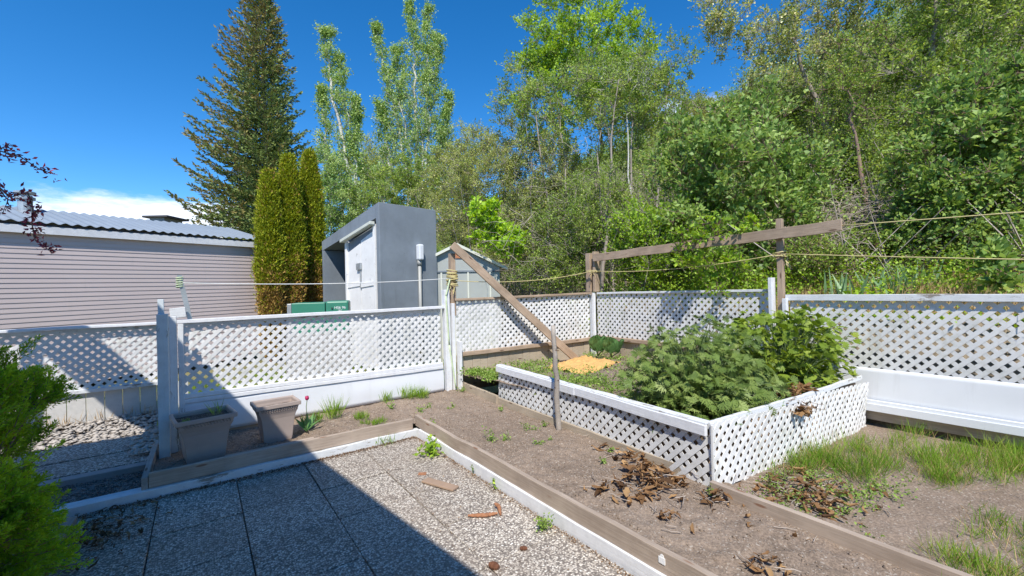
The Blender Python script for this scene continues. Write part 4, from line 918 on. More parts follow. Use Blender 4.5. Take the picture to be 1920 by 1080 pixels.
for (px, D, ells, n, mt, lab) in (
    (1560, 13, [(1540, 230, 110, 60), (1450, 200, 70, 40), (1620, 250, 80, 60)], 330, L_mid, 'grey green shrub on the slope below the airy tree'),
    (1640, 10, [(1630, 340, 60, 60), (1680, 260, 60, 70), (1600, 290, 50, 50)], 220, L_mid, 'shaded shrub around the reddish trunk above the twig pile'),
    (1700, 14, [(1700, 180, 110, 70), (1800, 220, 90, 70), (1900, 260, 90, 80)], 300, L_mid, 'dense shrub on the upper slope between the two grey trunks'),
    (1330, 15, [(1330, 230, 70, 40), (1260, 230, 60, 50), (1400, 190, 40, 20)], 170, L_olive, 'low olive shrub on the bare skyline')):
    tree('shrub', lab, 'shrub', [hpos(px, D), hpos(px+20, D), hpos(px-25, D)], [pe(*e, D) for e in ells], n, mt, m_bark, (.06, .042), 95, .38, .04, group='shrubs on the hillside', shell=.35)
tree('small_tree', 'slim reddish trunk leaning over the dry twig pile', 'tree', [hpos(1635, 8.8)], [pe(1590, 200, 50, 60, 9.5), pe(1620, 120, 60, 60, 9.5)], 60, L_mid, m_rbark, (.06, .04), 60, .3, .06, stem_top=[W(1590, 170, 9.5)])

# --- far thicket covering the hillside
def thicket():
    wd = Wood(); lv = Leaves(); A_ = []; B_ = []
    for k in range(1500):
        az = radians(random.uniform(11, 92)); D = 8.8+34*random.random()**1.1
        x, y = sin(az)*D, cos(az)*D
        if x < 6.42+.10*max(0, y-6)+1.6: continue
        if hz(x, y) < .3 and y > 6: continue
        z = hz(x, y); far = D/14; H = random.uniform(.8, 2.3)*(1.2 if y > 4 else .8)
        if radians(58) < az < radians(66) and D > 17: H *= .35
        lf = .055*max(1, far*.9); c = np.array([x, y, z])
        mcl = 7
        C2 = c+np.stack([rng.normal(0, .55, mcl), rng.normal(0, .55, mcl), rng.uniform(.15, H, mcl)], 1)
        A_ += [c]*mcl; B_ += list(C2); n = 34
        for q in C2: lv.add(q+rng.normal(0, .27, (n, 3)), lf*rng.uniform(.6, 1.3, n), lf*.65*rng.uniform(.6, 1.3, n), up=.5, var=np.clip(random.gauss(.45, .16)+rng.normal(0, .16, n), 0, 1))
    wd.twigs(np.array(A_), np.array(B_), .018, .006)
    tag(wd.build('thicket_twigs', m_twig), kind='stuff', label='brown twigs of the hillside thicket', cat='twigs'); tag(lv.build('thicket', L_mid), kind='stuff', label='mixed olive green thicket covering the hillside', cat='thicket')
thicket()
# --- undergrowth hugging the bank behind the fence
def undergrowth():
    lv = Leaves(); dr = Leaves()
    for k in range(2600):
        y = random.uniform(-2.8, 8.5); x = 6.62+.1*max(0, y-6)+(1.0 if y > 6.1 else 0)+random.random()**1.2*3.6; z = hz(x, y); n = 26; hgt = random.uniform(.15, .7)
        if y < 2.7 and x < 7.6: hgt = .06
        if y < 2.7 and x < 7.6 and random.random() < .45: continue
        q = np.stack([x+rng.normal(0, .16, n), y+rng.normal(0, .16, n), z+rng.random(n)*hgt], 1)
        lv.add(q, rng.uniform(.03, .06, n), rng.uniform(.02, .04, n), up=.6, var=np.clip(random.gauss(.5, .2)+rng.normal(0, .15, n), 0, 1))
        m = 14; q = np.stack([x+rng.normal(0, .2, m), y+rng.normal(0, .2, m), np.full(m, z)], 1); dr.add(q, rng.uniform(.12, .42, m), rng.uniform(.004, .009, m), axis=nrm(np.array([.35, 0, 1.])+rng.normal(0, .22, (m, 3))), axw=1, up=0)
    tag(lv.build('undergrowth', L_fresh), 'low green undergrowth on the bank behind the fence', 'undergrowth', kind='stuff')
    tag(dr.build('tall_dry_grass', L_dry), 'thin dry grass stems on the bank behind the fence', 'dry grass', kind='stuff')
undergrowth()
# --- dry twig pile
def brush(name, label, ells, n, seg=.5, r=.006):
    C = ell_points(ells, n, .1); wd = Wood()
    for c in C:
        d = nrm(rng.normal(size=3)*[1, 1, .55]); L = random.uniform(.4, 1.5)*seg*1.6; P = curve(c-d*L/2, c+d*L/2, 6, -.06*L, .10); P[:, 2] = [max(q[2], hz(q[0], q[1])+.02) for q in P]
        wd.tube(P, np.linspace(r*random.uniform(.6, 1.5), r*.4, 6), 4)
    return tag(wd.build(name, m_twig), label, 'brush pile', kind='stuff')
brush('dry_twigs', 'tangle of pale dry twigs on the bank right of the beam tip', [pe(1610, 420, 90, 70, 7.9, 80), pe(1560, 470, 60, 50, 7.5, 60), pe(1690, 390, 50, 60, 8.2, 60)], 420, .42, .0045)
brush('dry_twigs', 'sparse dry twigs in the dark thicket behind the leaning brace', [pe(980, 470, 90, 60, 10, 70), pe(1060, 380, 80, 120, 11, 70)], 110, .6, .005)
# --- irises behind the right fence
def blades(lv, c, n, h, w, spread, lean=.25, var=None):
    P = c+np.stack([rng.normal(0, spread, n), rng.normal(0, spread, n), np.zeros(n)], 1)
    ax = nrm(np.stack([rng.normal(0, lean, n), rng.normal(0, lean, n), np.ones(n)], 1))
    lv.add(P, h*rng.uniform(.6, 1.1, n), w*rng.uniform(.7, 1.2, n), axis=ax, axw=3, up=0, fold=.1, var=var)
for i, (px, D, lab) in enumerate(((1585, 6.2, 'leftmost clump of grey green sword leaves behind the right fence'), (1655, 6.1, 'clump of bluish sword leaves between the lime weeds and the thin stemmed clump'), (1690, 5.95, 'sword leaved clump with the straightest darkest blades behind the right fence'), (1725, 6.3, 'small pale clump of sword leaves farthest right behind the fence'))):
    c = W(px, 540, D); c[2] = hz(c[0], c[1]); root = thing('iris_plant', c, lab, 'iris', 'irises behind the fence')
    lv = Leaves(); blades(lv, c, 26, .56, .045, .10, .28); lv.build('blades', L_iris, root)
c = W(1630, 545, 5.9); c[2] = hz(c[0], c[1]); root = thing('lime_weed', c, 'low lime green leafy weed between the sword leaved clumps', 'weed')
lv = Leaves(); lv.add(c+rng.normal(0, 1, (170, 3))*[.16, .16, .07]+[0, 0, .16], .075, .06, up=1.2); lv.build('leaves', L_lime, root)

# ================================================================== PLUM BRANCH, JUNIPER
root = thing('plum_branch', W(-60, 300, 3.6), 'purple leaved plum branches reaching in from the left edge', 'branch')
wd = Wood(); lv = Leaves(); o0 = W(-60, 300, 3.6)
for st in ([(-60, 300), (0, 283), (40, 295), (75, 318), (108, 328)], [(-60, 300), (-10, 345), (15, 375), (5, 400), (-12, 395)], [(-60, 300), (20, 370), (52, 360), (62, 390), (60, 420), (66, 450), (78, 458), (98, 474)], [(60, 405), (70, 395), (74, 392)], [(66, 445), (66, 432), (84, 430)], [(-60, 300), (-20, 290), (15, 272), (30, 276)]):
    P = np.array([W(a, b_, 3.5+.1*random.random()) for a, b_ in st]); wd.tube(P, np.linspace(.007, .0025, len(P)), 5)
    for i in range(len(P)-1):
        n = int(np.linalg.norm(P[i+1]-P[i])*150); q = P[i]+(P[i+1]-P[i])*rng.random((n, 1))+rng.normal(0, .022, (n, 3)); lv.add(q, rng.uniform(.03, .055, n), rng.uniform(.015, .026, n), up=.2, fold=.3)
wd.tube(curve(gpos(-430, 2.6, 0)*[1, 1, 0]+[-.6, .4, 0], o0, 8, 0, .04), np.linspace(.05, .008, 8), 7)
wd.build('stems', m_rbark, root); lv.build('leaves', L_plum, root)
def juniper():
    base = np.array([-1.45, 3.75, 0]); root = thing('juniper_bush', base, 'dense bright green juniper bush filling the lower left corner', 'juniper')
    wd = Wood(); lv = Leaves(); br = Leaves()
    ells = [(np.array([-1.30, 3.65, .58]), np.array([.40, .58, .56])), (np.array([-1.10, 3.2, .42]), np.array([.36, .45, .42])), (np.array([-1.36, 4.2, .95]), np.array([.50, .52, .38])), (np.array([-1.14, 3.75, .26]), np.array([.40, .55, .27])), (np.array([-1.12, 2.75, .2]), np.array([.28, .4, .28]))]
    C2 = ell_points(ells, 250, .9)
    for c in C2:
        c[2] = max(c[2], .06); out0 = nrm((c-np.array([-1.6, 3.6, .2]))*[1, .8, .9]); v0 = np.clip(random.gauss(.5, .2), 0, 1)
        wd.tube(curve(base+rng.normal(0, .05, 3), c, 5, 0, .08), np.linspace(.014, .004, 5), 4)
        for _ in range(13):
            out = nrm(out0*1.1+rng.normal(0, .55, 3)); L = random.uniform(.09, .19); d = nrm(out+np.array([0, 0, .22]))
            s0 = c+rng.normal(0, .05, 3); S = nrm(np.cross(d, UP)); N_ = np.cross(S, d)
            wd.tube(np.array([s0-d*.03, s0+d*L]), np.array([.003, .001]), 3)
            k = 13; t = np.repeat((np.arange(k)+.5)/k, 8); n = len(t); an = rng.random(n)*6.28; rr = (.055*(1-t)+.012)[:, None]*rng.random((n, 1))
            rad = S*np.cos(an)[:, None]+N_*np.sin(an)[:, None]*.6
            q = s0+d*(L*t)[:, None]+rad*rr; ax = nrm(d+rad*.7+rng.normal(0, .2, (n, 3)))
            old = rng.random(n) < .05
            lv.add(q[~old], rng.uniform(.016, .030, (~old).sum()), rng.uniform(.006, .010, (~old).sum()), axis=ax[~old], axw=.9, up=.3, var=v0+.25*(t[~old]-.5)+rng.normal(0, .12, (~old).sum()))
            br.add(q[old]-d*.02, .02, .008, axis=ax[old], axw=.9)
    wd.build('stems', m_rbark, root); lv.build('foliage', L_juniper, root); br.build('dead_sprays', L_cedbrown, root)
juniper()

# ================================================================== BED PLANTS
def cut_leaf(lv, p, d, n_, L, lobes=7, wid=.17):
    """a deeply cut palmate leaf: lobes fanned round d in the plane with normal n_"""
    s = np.cross(n_, d); P = []; A2 = []; Ls = []
    for i in range(lobes):
        a = (i-(lobes-1)/2)*radians(30); dv = d*cos(a)+s*sin(a); l = L*(1-.07*abs(i-(lobes-1)/2)**1.3)
        P.append(p); A2.append(dv); Ls.append(l)
        for sg in (-1, 1):
            P.append(p+dv*l*.48); A2.append(nrm(dv+sg*.75*(s*cos(a)-d*sin(a)))); Ls.append(l*.40)
    P = np.array(P); A2 = nrm(np.array(A2)); Ls = np.array(Ls); N = nrm(np.repeat(n_[None], len(P), 0)+rng.normal(0, .12, (len(P), 3)))
    N = nrm(N-A2*np.sum(N*A2, 1)[:, None]); S = np.cross(N, A2); Wd = Ls[:, None]*wid*1.35; Ls = Ls[:, None]
    drop = np.array([0, 0, -.10])*Ls
    V = np.stack([P, P+A2*Ls*.45+S*Wd*.5+N*Wd*.15, P+A2*Ls+drop, P+A2*Ls*.45-S*Wd*.5+N*Wd*.15], 1).reshape(-1, 3)
    lv.V.append(V); lv.var.append(np.full(len(V), np.clip(random.gauss(.5, .22), 0, 1)))
def leafy(name, label, base, ells, n, L, mat, lobes, wid, droop=.35, nst=26):
    root = thing(name, base, label, 'plant', 'leafy plants in the raised bed'); lv = Leaves(); wd = Wood()
    C2 = ell_points(ells, n, .68)
    for i, c in enumerate(C2):
        c += nrm(c-base)*.11*nz(c[0]*5, c[1]*5, c[2]*5)*2+rng.normal(0, .02, 3); c[2] = max(c[2], base[2]+.05)
        out = nrm((c-(base+[0, 0, .15]))+rng.normal(0, .12, 3)); d = nrm(out*[1, 1, .6]+rng.normal(0, .5, 3)+np.array([0, 0, -droop+.25])); up_ = nrm(out*.8+np.array([-.25, -.35, .8])+rng.normal(0, .38, 3)); up_ = nrm(up_-d*np.dot(up_, d))
        cut_leaf(lv, c, d, up_, L*random.uniform(.6, 1.2), lobes, wid)
        if i % 3 == 0:
            b0 = base+np.array([random.uniform(-.12, .12), random.uniform(-.12, .12), 0]); wd.tube(curve(b0, c, 5, -.04, .05), np.linspace(.007, .003, 5), 4)
    wd.build('stems', L_stem, root); lv.build('leaves', mat, root)
L_stem = plain('green_stem', (.13, .19, .07), .6, .2, 8, bmp=0)
B1 = np.array([4.05, 2.42, .42])
leafy('bushy_plant', 'large dark green bushy plant overhanging the front corner of the raised bed', B1,
      [(np.array([4.02, 2.45, .85]), np.array([.55, .50, .42])), (np.array([4.35, 2.35, .80]), np.array([.50, .42, .46])), (np.array([3.80, 2.60, .68]), np.array([.38, .45, .28])), (np.array([3.75, 2.15, .64]), np.array([.36, .32, .22])), (np.array([4.15, 2.0, .66]), np.array([.50, .28, .24]))], 1700, .088, L_peony, 7, .15)
B2 = np.array([5.45, 2.15, .42])
leafy('bushy_plant', 'rounder lighter green bushy plant in front of the flat topped white post', B2,
      [(np.array([5.45, 2.15, 1.00]), np.array([.56, .48, .38])), (np.array([5.85, 2.0, .88]), np.array([.34, .36, .42])), (np.array([5.10, 2.25, .85]), np.array([.36, .38, .36])), (np.array([5.5, 2.05, .62]), np.array([.45, .35, .2]))], 1500, .085, L_peony2, 5, .22)
# rhubarb by the corner
for (c, lab, n) in (((6.02, 5.52, .42), 'upright crinkled dark green leaf plant against the white corner post', 5), ((6.05, 5.22, .42), 'smaller crinkled leaf plant right of the corner post', 4)):
    c = np.array(c); root = thing('rhubarb_plant', c, lab, 'plant', 'crinkled leaf plants'); b = MB(); b2 = MB()
    for k in range(n):
        a = -pi/2-.6+random.uniform(-1.1, 1.1); d = np.array([cos(a)*.4, sin(a)*.4, 0]); p0 = c; p1 = c+d*.35+[0, 0, .10]; b.tube(curve(p0, p1, 4, 0, .05), .010, 5)
        X = nrm(d*.6+np.array([0, 0, .75])); Y = nrm(np.cross(X, [cos(a), sin(a), 0])); N2 = np.cross(X, Y); V = []; nx, ny = 9, 8; Ls = random.uniform(.24, .34)
        for i in range(nx):
            for j in range(ny):
                t = i/(nx-1); u = (j/(ny-1)-.5)*2; w = Ls*.42*sin(pi*min(1, t*.93+.06))**.6
                V.append(p1+X*t*Ls+Y*u*w+N2*(.03*sin(u*9+i)+.05*u*u-.05*t*t)*.7)
        b2.add(V, [(i*ny+j, (i+1)*ny+j, (i+1)*ny+j+1, i*ny+j+1) for i in range(nx-1) for j in range(ny-1)])
    b.build('stalks', L_stem, root)
    o = b2.build('leaves', L_cab, root, smooth=True); at = o.data.attributes.new('var', 'FLOAT', 'POINT'); at.data.foreach_set('value', np.array([.5+.5*nz(v.co.x*20, v.co.y*20, v.co.z*20) for v in o.data.vertices], dtype=np.float32))
# yellow cloth
V = []; n = 34
for i in range(n):
    for j in range(n):
        u, v = i/(n-1)-.5, j/(n-1)-.5; x = 5.12+u*1.25+.10*nz(u*3, v*3, 1); y = 5.05+v*.95+.35*u+.10*nz(u*3, v*3, 4)
        V.append((x, y, bedz(x, y)+.03+.085*abs(nz(u*7, v*7, 2))+.05*abs(nz(u*17, v*17, 7))-.05*(max(abs(u), abs(v))*2)**6))
o = fast('cloth', V, [(i*n+j, (i+1)*n+j, (i+1)*n+j+1, i*n+j+1) for i in range(n-1) for j in range(n-1)], m_tarp, smooth=True); tag(o, 'crumpled orange yellow cloth lying on the soil at the foot of the brace', 'cloth')
sd = o.modifiers.new('thickness', 'SOLIDIFY'); sd.thickness = .004

# ================================================================== WEEDS, GRASS, LITTER
def weed(name, c, r, h, n, mat, label, group, ll=.03, cat='weed'):
    c = np.array(c, float); root = thing(name, c, label, cat, group); lv = Leaves(); wd = Wood(); k = max(3, n//12)
    A_ = np.repeat(c[None], k, 0); B_ = c+np.stack([rng.normal(0, r*.6, k), rng.normal(0, r*.6, k), rng.uniform(.3, 1, k)*h], 1)
    for a, b_ in zip(A_, B_): q = a+(b_-a)*rng.uniform(.3, 1.05, (n//k, 1))+rng.normal(0, r*.22, (n//k, 3)); q[:, 2] = np.maximum(q[:, 2], c[2]+.004); lv.add(q, ll*rng.uniform(.6, 1.2, len(q)), ll*.62*rng.uniform(.7, 1.2, len(q)), up=1.0)
    wd.twigs(A_, B_, .0022, .0012); wd.build('stems', L_stem, root); lv.build('leaves', mat, root)
weed('weed', (1.93, 4.10, 0), .12, .14, 130, L_fresh, 'strawberry like green clump at the inner corner of the patio borders', 'weeds on the patio', .055)
weed('weed', (1.93, 2.32, 0), .07, .10, 150, L_weed, 'round green clump growing against the right white sill of the patio', 'weeds on the patio', .022)
weed('weed', (2.01, 3.04, 0), .03, .10, 24, L_fresh, 'tiny upright sprout against the right sill, lower of two', 'weeds on the patio', .03)
weed('weed', (2.02, 3.42, 0), .02, .10, 16, L_fresh, 'tiny upright sprout against the right sill, upper of two', 'weeds on the patio', .02)
weed('weed', (1.78, 5.0, .12), .02, .02, 12, L_weed, 'flat sprout near the border corner', 'weeds in the bare soil')
for (x, y, r, h, n, lab) in ((2.06, 5.62, .06, .13, 60, 'bushy upright weed standing alone near the left fence'), (2.3, 5.2, .07, .05, 40, 'low weed right of the bushy upright one'), (2.45, 5.32, .08, .06, 46, 'low spreading weed near the middle of the far soil'),
                       (2.72, 5.12, .06, .05, 34, 'weed near the half buried faded board'), (2.22, 4.70, .07, .05, 36, 'weed closest to the border corner'), (2.40, 3.74, .08, .09, 60, 'tallest of the pair of weeds beside the long border board'),
                       (2.56, 3.66, .07, .05, 46, 'flat weed of the pair beside the long border board'), (2.95, 3.72, .09, .06, 60, 'pale topped weed in the middle of the bare soil'), (2.74, 3.32, .06, .04, 34, 'flat grey green weed in the middle of the bare soil'),
                       (2.90, 3.33, .03, .03, 14, 'tiny weed right of the flat grey green one'), (2.9, 2.62, .035, .05, 22, 'small sprout above the pile of dead leaves'), (3.14, 2.75, .03, .04, 16, 'small sprout near the ragged lattice above the dead leaves'),
                       (3.12, 4.55, .05, .07, 34, 'weed at the foot of the lattice left of the stake'), (3.16, 3.75, .05, .09, 30, 'weed poking at the lattice beside the stake'), (3.27, 5.85, .07, .10, 60, 'bright weed at the foot of the cord wrapped post'), (3.08, 1.72, .07, .06, 40, 'weed at the near corner of the raised bed')):
    weed('weed', (x, y, soilz(x, y)), r, h, n, L_weed, lab, 'weeds in the bare soil', .03)
# ground cover in the raised bed (uncountable)
lv = Leaves()
for _ in range(620):
    x, y = random.uniform(3.5, 6.2), random.uniform(1.9, 5.95)
    if (nz(x, y, 3, 1.6) < -.02 and random.random() < .85) or (4.5 < x < 5.9 and 4.6 < y < 5.5): continue
    c = np.array([x, y, bedz(x, y)]); n = 30; r = random.uniform(.05, .12); q = c+np.stack([rng.normal(0, r, n), rng.normal(0, r, n), rng.random(n)*random.uniform(.03, .13)], 1)
    lv.add(q, rng.uniform(.02, .045, n), rng.uniform(.014, .03, n), up=1., var=np.clip(random.gauss(.5, .2)+rng.normal(0, .15, n), 0, 1))
for (x0, x1, y0, y1, k) in ((3.35, 3.6, 5.1, 5.95, 26),):
    for _ in range(k):
        c = np.array([random.uniform(x0, x1), random.uniform(y0, y1), .40]); q = c+rng.normal(0, 1, (30, 3))*[.06, .06, .02]+[0, 0, .03]; lv.add(q, .035, .025, up=1)
tag(lv.build('ground_cover', L_weed), 'creeping green weeds over the soil of the raised bed', 'ground cover', kind='stuff')
lv = Leaves(); r_ = 0
for _ in range(170):
    x = 3.25+random.random()**1.2*1.4; y = 1.6-random.random()**1.6*.75; c = np.array([x, y, yardz(x, y)])
    if random.random() < .35: q = c+rng.normal(0, 1, (26, 3))*[.05, .05, .02]+[0, 0, .03]; lv.add(q, rng.uniform(.015, .035, 26), rng.uniform(.01, .02, 26), up=1)
tag(lv.build('ground_cover', L_weed), 'small green weeds at the foot of the raised bed corner', 'ground cover', kind='stuff')
# grass
def grass_patch(label, spots, mat=None, h=.21, w=.004, zf=yardz, n=70, name='grass', rad=.16):
    lv = Leaves(); dr = Leaves()
    for (x, y, k, hh) in spots:
        for _ in range(k):
            px_, py_ = x+random.gauss(0, rad), y+random.gauss(0, rad)
            c = np.array([px_, py_, zf(px_, py_)]); tint = np.clip(random.gauss(.45, .18)+rng.normal(0, .12, n), 0, 1)
            blades(lv, c, n, h*hh*random.uniform(.5, 1.25), w, .06, .42, tint)
            blades(dr, c, n//3, h*hh*.9, w*.8, .07, .6)
    tag(lv.build(name, mat or L_grass), label, 'grass', kind='stuff'); tag(dr.build('dry_grass', L_dry), 'straw coloured blades mixed into the '+label, 'dry grass', kind='stuff')
sp = []
for _ in range(70):
    x = random.uniform(4.2, 6.1); y = random.uniform(-.2, 1.5)
    edge = .55+.28*(x-4.2)*0+.25*nz(x, y, 0, 2)
    f = max(0, 1-abs(y-(1.45-.45*(x-4.2)))/.55)                                       # diagonal swath of long grass
    if random.random() < f: sp.append((x, y, 2, random.uniform(.4, 1.3)))
sp += [(5.95, .1, 5, 1.2), (5.9, -.2, 6, 1.2), (5.0, .75, 4, 1.0), (5.35, .45, 6, 1.1), (5.6, .3, 5, 1.), (4.9, 1.1, 4, .9), (4.6, 1.35, 5, 1.), (4.3, 1.45, 4, .9)]
grass_patch('long green grass between the raised bed and the metal skirted fence', sp)
sp = [(3.35+.32*i+random.uniform(-.08, .08), .50-.12*i+random.uniform(-.1, .1), 3, random.uniform(.5, .9)) for i in range(5)]+[(3.2, .30, 4, .7), (3.5, .1, 6, .9), (3.9, -.1, 6, .9), (4.3, -.1, 5, .9), (4.5, .0, 4, 1.)]
grass_patch('grass tufts along the lower right corner of the yard', sp)
for i, (x, y, k, hh, lab) in enumerate(((1.42, 5.72, 4, 1.2, 'tallest upright grass tuft in front of the white skirt'), (1.15, 5.55, 4, .7, 'low grass tuft right of the tulip'), (1.55, 5.45, 5, .45, 'low wide grass tuft behind the border'), (2.62, 5.92, 6, .8, 'bushy grass tuft left of the cord wrapped post'), (2.45, 5.98, 3, 1.0, 'thin grey grass tuft near the right end of the white skirt'), (2.05, 6.0, 2, .8, 'sparse wiry grass tuft at the middle of the white skirt'), (1.72, 5.15, 6, .38, 'short dense strip of grass right behind the border board'))):
    c = (x, y, soilz(x, y)); root = thing('grass_tuft', c, lab, 'grass tuft', 'grass tufts in the soil'); lv = Leaves()
    for _ in range(k): blades(lv, np.array(c)+rng.normal(0, .06, 3)*[1, 1, 0], 26, .26*hh, .007, .03, .35)
    lv.build('blades', L_grass, root)
c = (1.68, 4.72, .0); root = thing('grass_tuft', c, 'grass tuft sprouting over the peeling white sill at the patio edge', 'grass tuft', 'grass tufts in the soil'); lv = Leaves(); blades(lv, np.array(c), 34, .14, .006, .05, .7); lv.build('blades', L_grass, root)
c = np.array([.12, 5.32, .48]); root = thing('grass_tuft', c, 'thin blades growing out of the shaded planter', 'grass tuft', 'grass in the planter'); lv = Leaves(); blades(lv, c, 26, .20, .006, .02, .6); lv.build('blades', L_weed, root)
c = np.array([-.12, 5.22, .48]); weed('weed', c, .05, .03, 60, L_weed, 'low moss green weed in the corner of the shaded planter', None, .02)
# left fence foot grass
lv = Leaves()
for _ in range(9): blades(lv, np.array([random.uniform(-1.6, -.45), random.uniform(7.9, 8.05), .02]), 9, .22, .006, .04, .3)
tag(lv.build('dry_grass', L_dry), 'straw coloured blades at the foot of the whitewashed planks', 'dry grass', kind='stuff')
# tall grass seen through the left lattices
lv = Leaves()
for _ in range(420): blades(lv, np.array([*((random.uniform(-4, 5.5), random.uniform(8.4, 10.8)) if random.random() < .5 else (random.uniform(-.2, 6), random.uniform(6.4, 8))), -.05]), 22, .22, .012, .12, .4)
tag(lv.build('meadow_grass', L_grass), 'grass behind the left fences', 'grass', kind='stuff')
# tulip
c = np.array([.98, 5.42, .11]); root = thing('tulip', c, 'single magenta tulip with broad leaves beside the sunlit planter', 'tulip'); wd = Wood(); P = curve(c, c+[.01, -.02, .36], 6, 0, .03); wd.tube(P, np.full(6, .004), 5); wd.build('stem', L_stem, root)
lv = Leaves(); ax = nrm(np.stack([rng.normal(0, .6, 9), rng.normal(0, .6, 9), np.full(9, .8)], 1)); lv.add(np.repeat(c[None], 9, 0), .22, .055, axis=ax, axw=3, up=.3, fold=.3); lv.build('leaves', L_cab, root)
b = MB(); prof = [(0, .0), (.014, .008), (.021, .02), (.021, .034), (.016, .047), (.010, .05)]; V = []; 
for r, z in prof:
    for k in range(12): V.append((P[-1][0]+r*cos(k*pi/6)*(1+.06*(k % 2)), P[-1][1]+r*sin(k*pi/6)*(1+.06*(k % 2)), P[-1][2]+z+(.006*(k % 2) if z > .03 else 0)))
b.add(V, [(i*12+k, i*12+(k+1) % 12, (i+1)*12+(k+1) % 12, (i+1)*12+k) for i in range(5) for k in range(12)]); b.build('flower', m_tulip, root, smooth=True)
# dead leaf piles
def dead_pile(label, c, rx, ry, n, L, zf, hgt=.07, stems=26):
    c = np.array(c); root = thing('dead_leaves', [c[0], c[1], zf(c[0], c[1])], label, 'dead leaves', 'piles of dead leaves'); V = []; F = []; var = []; wd = Wood()
    for i in range(n):
        x, y = c[0]+random.gauss(0, rx*.5), c[1]+random.gauss(0, ry*.5); z = zf(x, y)+.008+abs(random.gauss(0, 1))*hgt*math.exp(-((x-c[0])/rx)**2-((y-c[1])/ry)**2)
        a = random.random()*6.28; l = L*random.choice((.35, .6, .9, 1.2, 1.6))*random.uniform(.8, 1.2); w = l*random.uniform(.12, .40); d = np.array([cos(a), sin(a), random.uniform(-.25, .35)]); s = np.array([-sin(a), cos(a), random.uniform(-.4, .4)]); nn = np.cross(d, s); b0 = len(V); m = 5; cr = random.uniform(-.25, .45)
        for k in range(m+1):
            t = k/m; ww = w*sin(pi*min(1, t*.9+.08)); cen = np.array([x, y, z])+d*l*(t-.5)+nn*(cr*l*(t-.5)**2*2)+rng.normal(0, .006, 3)
            V += [cen-s*ww*.5+nn*ww*.35, cen, cen+s*ww*.5+nn*ww*.35]; 
        for k in range(m):
            for j in (0, 1): q = b0+k*3+j; F.append((q, q+1, q+4, q+3))
        var += [min(1, max(0, random.gauss(.42, .27)))]*(3*(m+1))
    V = np.array(V); V[:, 2] = np.maximum(V[:, 2], np.array([zf(v[0], v[1])+.003 for v in V]))
    fast('leaves', V, np.array(F), L_dead, root, var=np.array(var))
    for _ in range(stems):
        x, y = c[0]+random.gauss(0, rx*.6), c[1]+random.gauss(0, ry*.6); a = random.random()*6.28; l = L*random.uniform(.9, 2.2); p = np.array([x, y, zf(x, y)+.015+random.random()*hgt*.6]); P = curve(p-np.array([cos(a), sin(a), 0])*l/2, p+np.array([cos(a), sin(a), .05])*l/2, 5, 0, .06); P[:, 2] = np.maximum(P[:, 2], [zf(q[0], q[1])+.004 for q in P]); wd.tube(P, np.full(5, .0028), 4)
    wd.build('stems', m_twig, root)
dead_pile('big pile of curled brown dead leaves on the bare soil', (2.84, 2.14), .34, .28, 170, .085, soilz, .075)
dead_pile('broad litter of dead leaves and weeds at the foot of the raised bed corner', (3.62, 1.32), .55, .36, 260, .075, yardz, .045, 44)
dead_pile('small heap of dead leaves on the soil at the near bed corner', (3.02, 1.66), .16, .12, 34, .07, soilz, .04, 8)
dead_pile('dead leaf cluster at the very bottom of the soil strip', (2.50, 1.12), .10, .09, 22, .065, soilz, .04, 4)
dead_pile('little dead leaf cluster below the big pile', (2.52, 1.72), .12, .12, 14, .08, soilz, .03, 5)
dead_pile('thin scatter of dead leaves along the ragged lattice edge', (3.14, 2.45), .10, .40, 50, .08, soilz, .03, 12)
dead_pile('dry leaves lying on the rim of the raised bed between the two bushy plants', (4.75, 1.80), .42, .10, 90, .09, lambda x, y: max(bedz(x, y)+.04, .58), .04, 16)
dead_pile('dry leaves hanging on the near lattice of the raised bed', (4.55, 1.60), .16, .02, 22, .10, lambda x, y: .44+.10*random.random(), .02, 8)
dead_pile('dark leaf litter in the lower left corner of the patio beside the juniper', (-.62, 4.25), .30, .42, 240, .045, lambda x, y: .004, .02, 12)
# litter crumbs along the sills
lv = Leaves()
n = 2600; x = rng.uniform(-1.1, 2.02, n); y = 4.73-np.abs(rng.normal(0, .035, n)); lv.add(np.stack([x, y, np.full(n, .006)], 1), rng.uniform(.008, .022, n), rng.uniform(.005, .012, n), up=3, var=rng.random(n)*.5)
n = 1900; y = rng.uniform(-.5, 4.7, n); x = 2.03-np.abs(rng.normal(0, .03, n)); lv.add(np.stack([x, y, np.full(n, .006)], 1), rng.uniform(.007, .018, n), rng.uniform(.004, .010, n), up=3, var=rng.random(n)*.8)
for u in us[1:-1]: n = 260; lv.add(np.stack([u+rng.normal(0, .02, n), rng.uniform(.5, 4.7, n), np.full(n, .005)], 1), rng.uniform(.006, .014, n), rng.uniform(.004, .008, n), up=3, var=rng.random(n)*.7)
n = 900; lv.add(np.stack([rng.uniform(-1, 2, n), rng.uniform(.8, 4.7, n), np.full(n, .006)], 1), rng.uniform(.005, .016, n), rng.uniform(.003, .009, n), up=3, var=rng.random(n))
tag(lv.build('patio_litter', L_dead), 'brown crumbs of litter along the patio edges and joints', 'litter', kind='stuff')
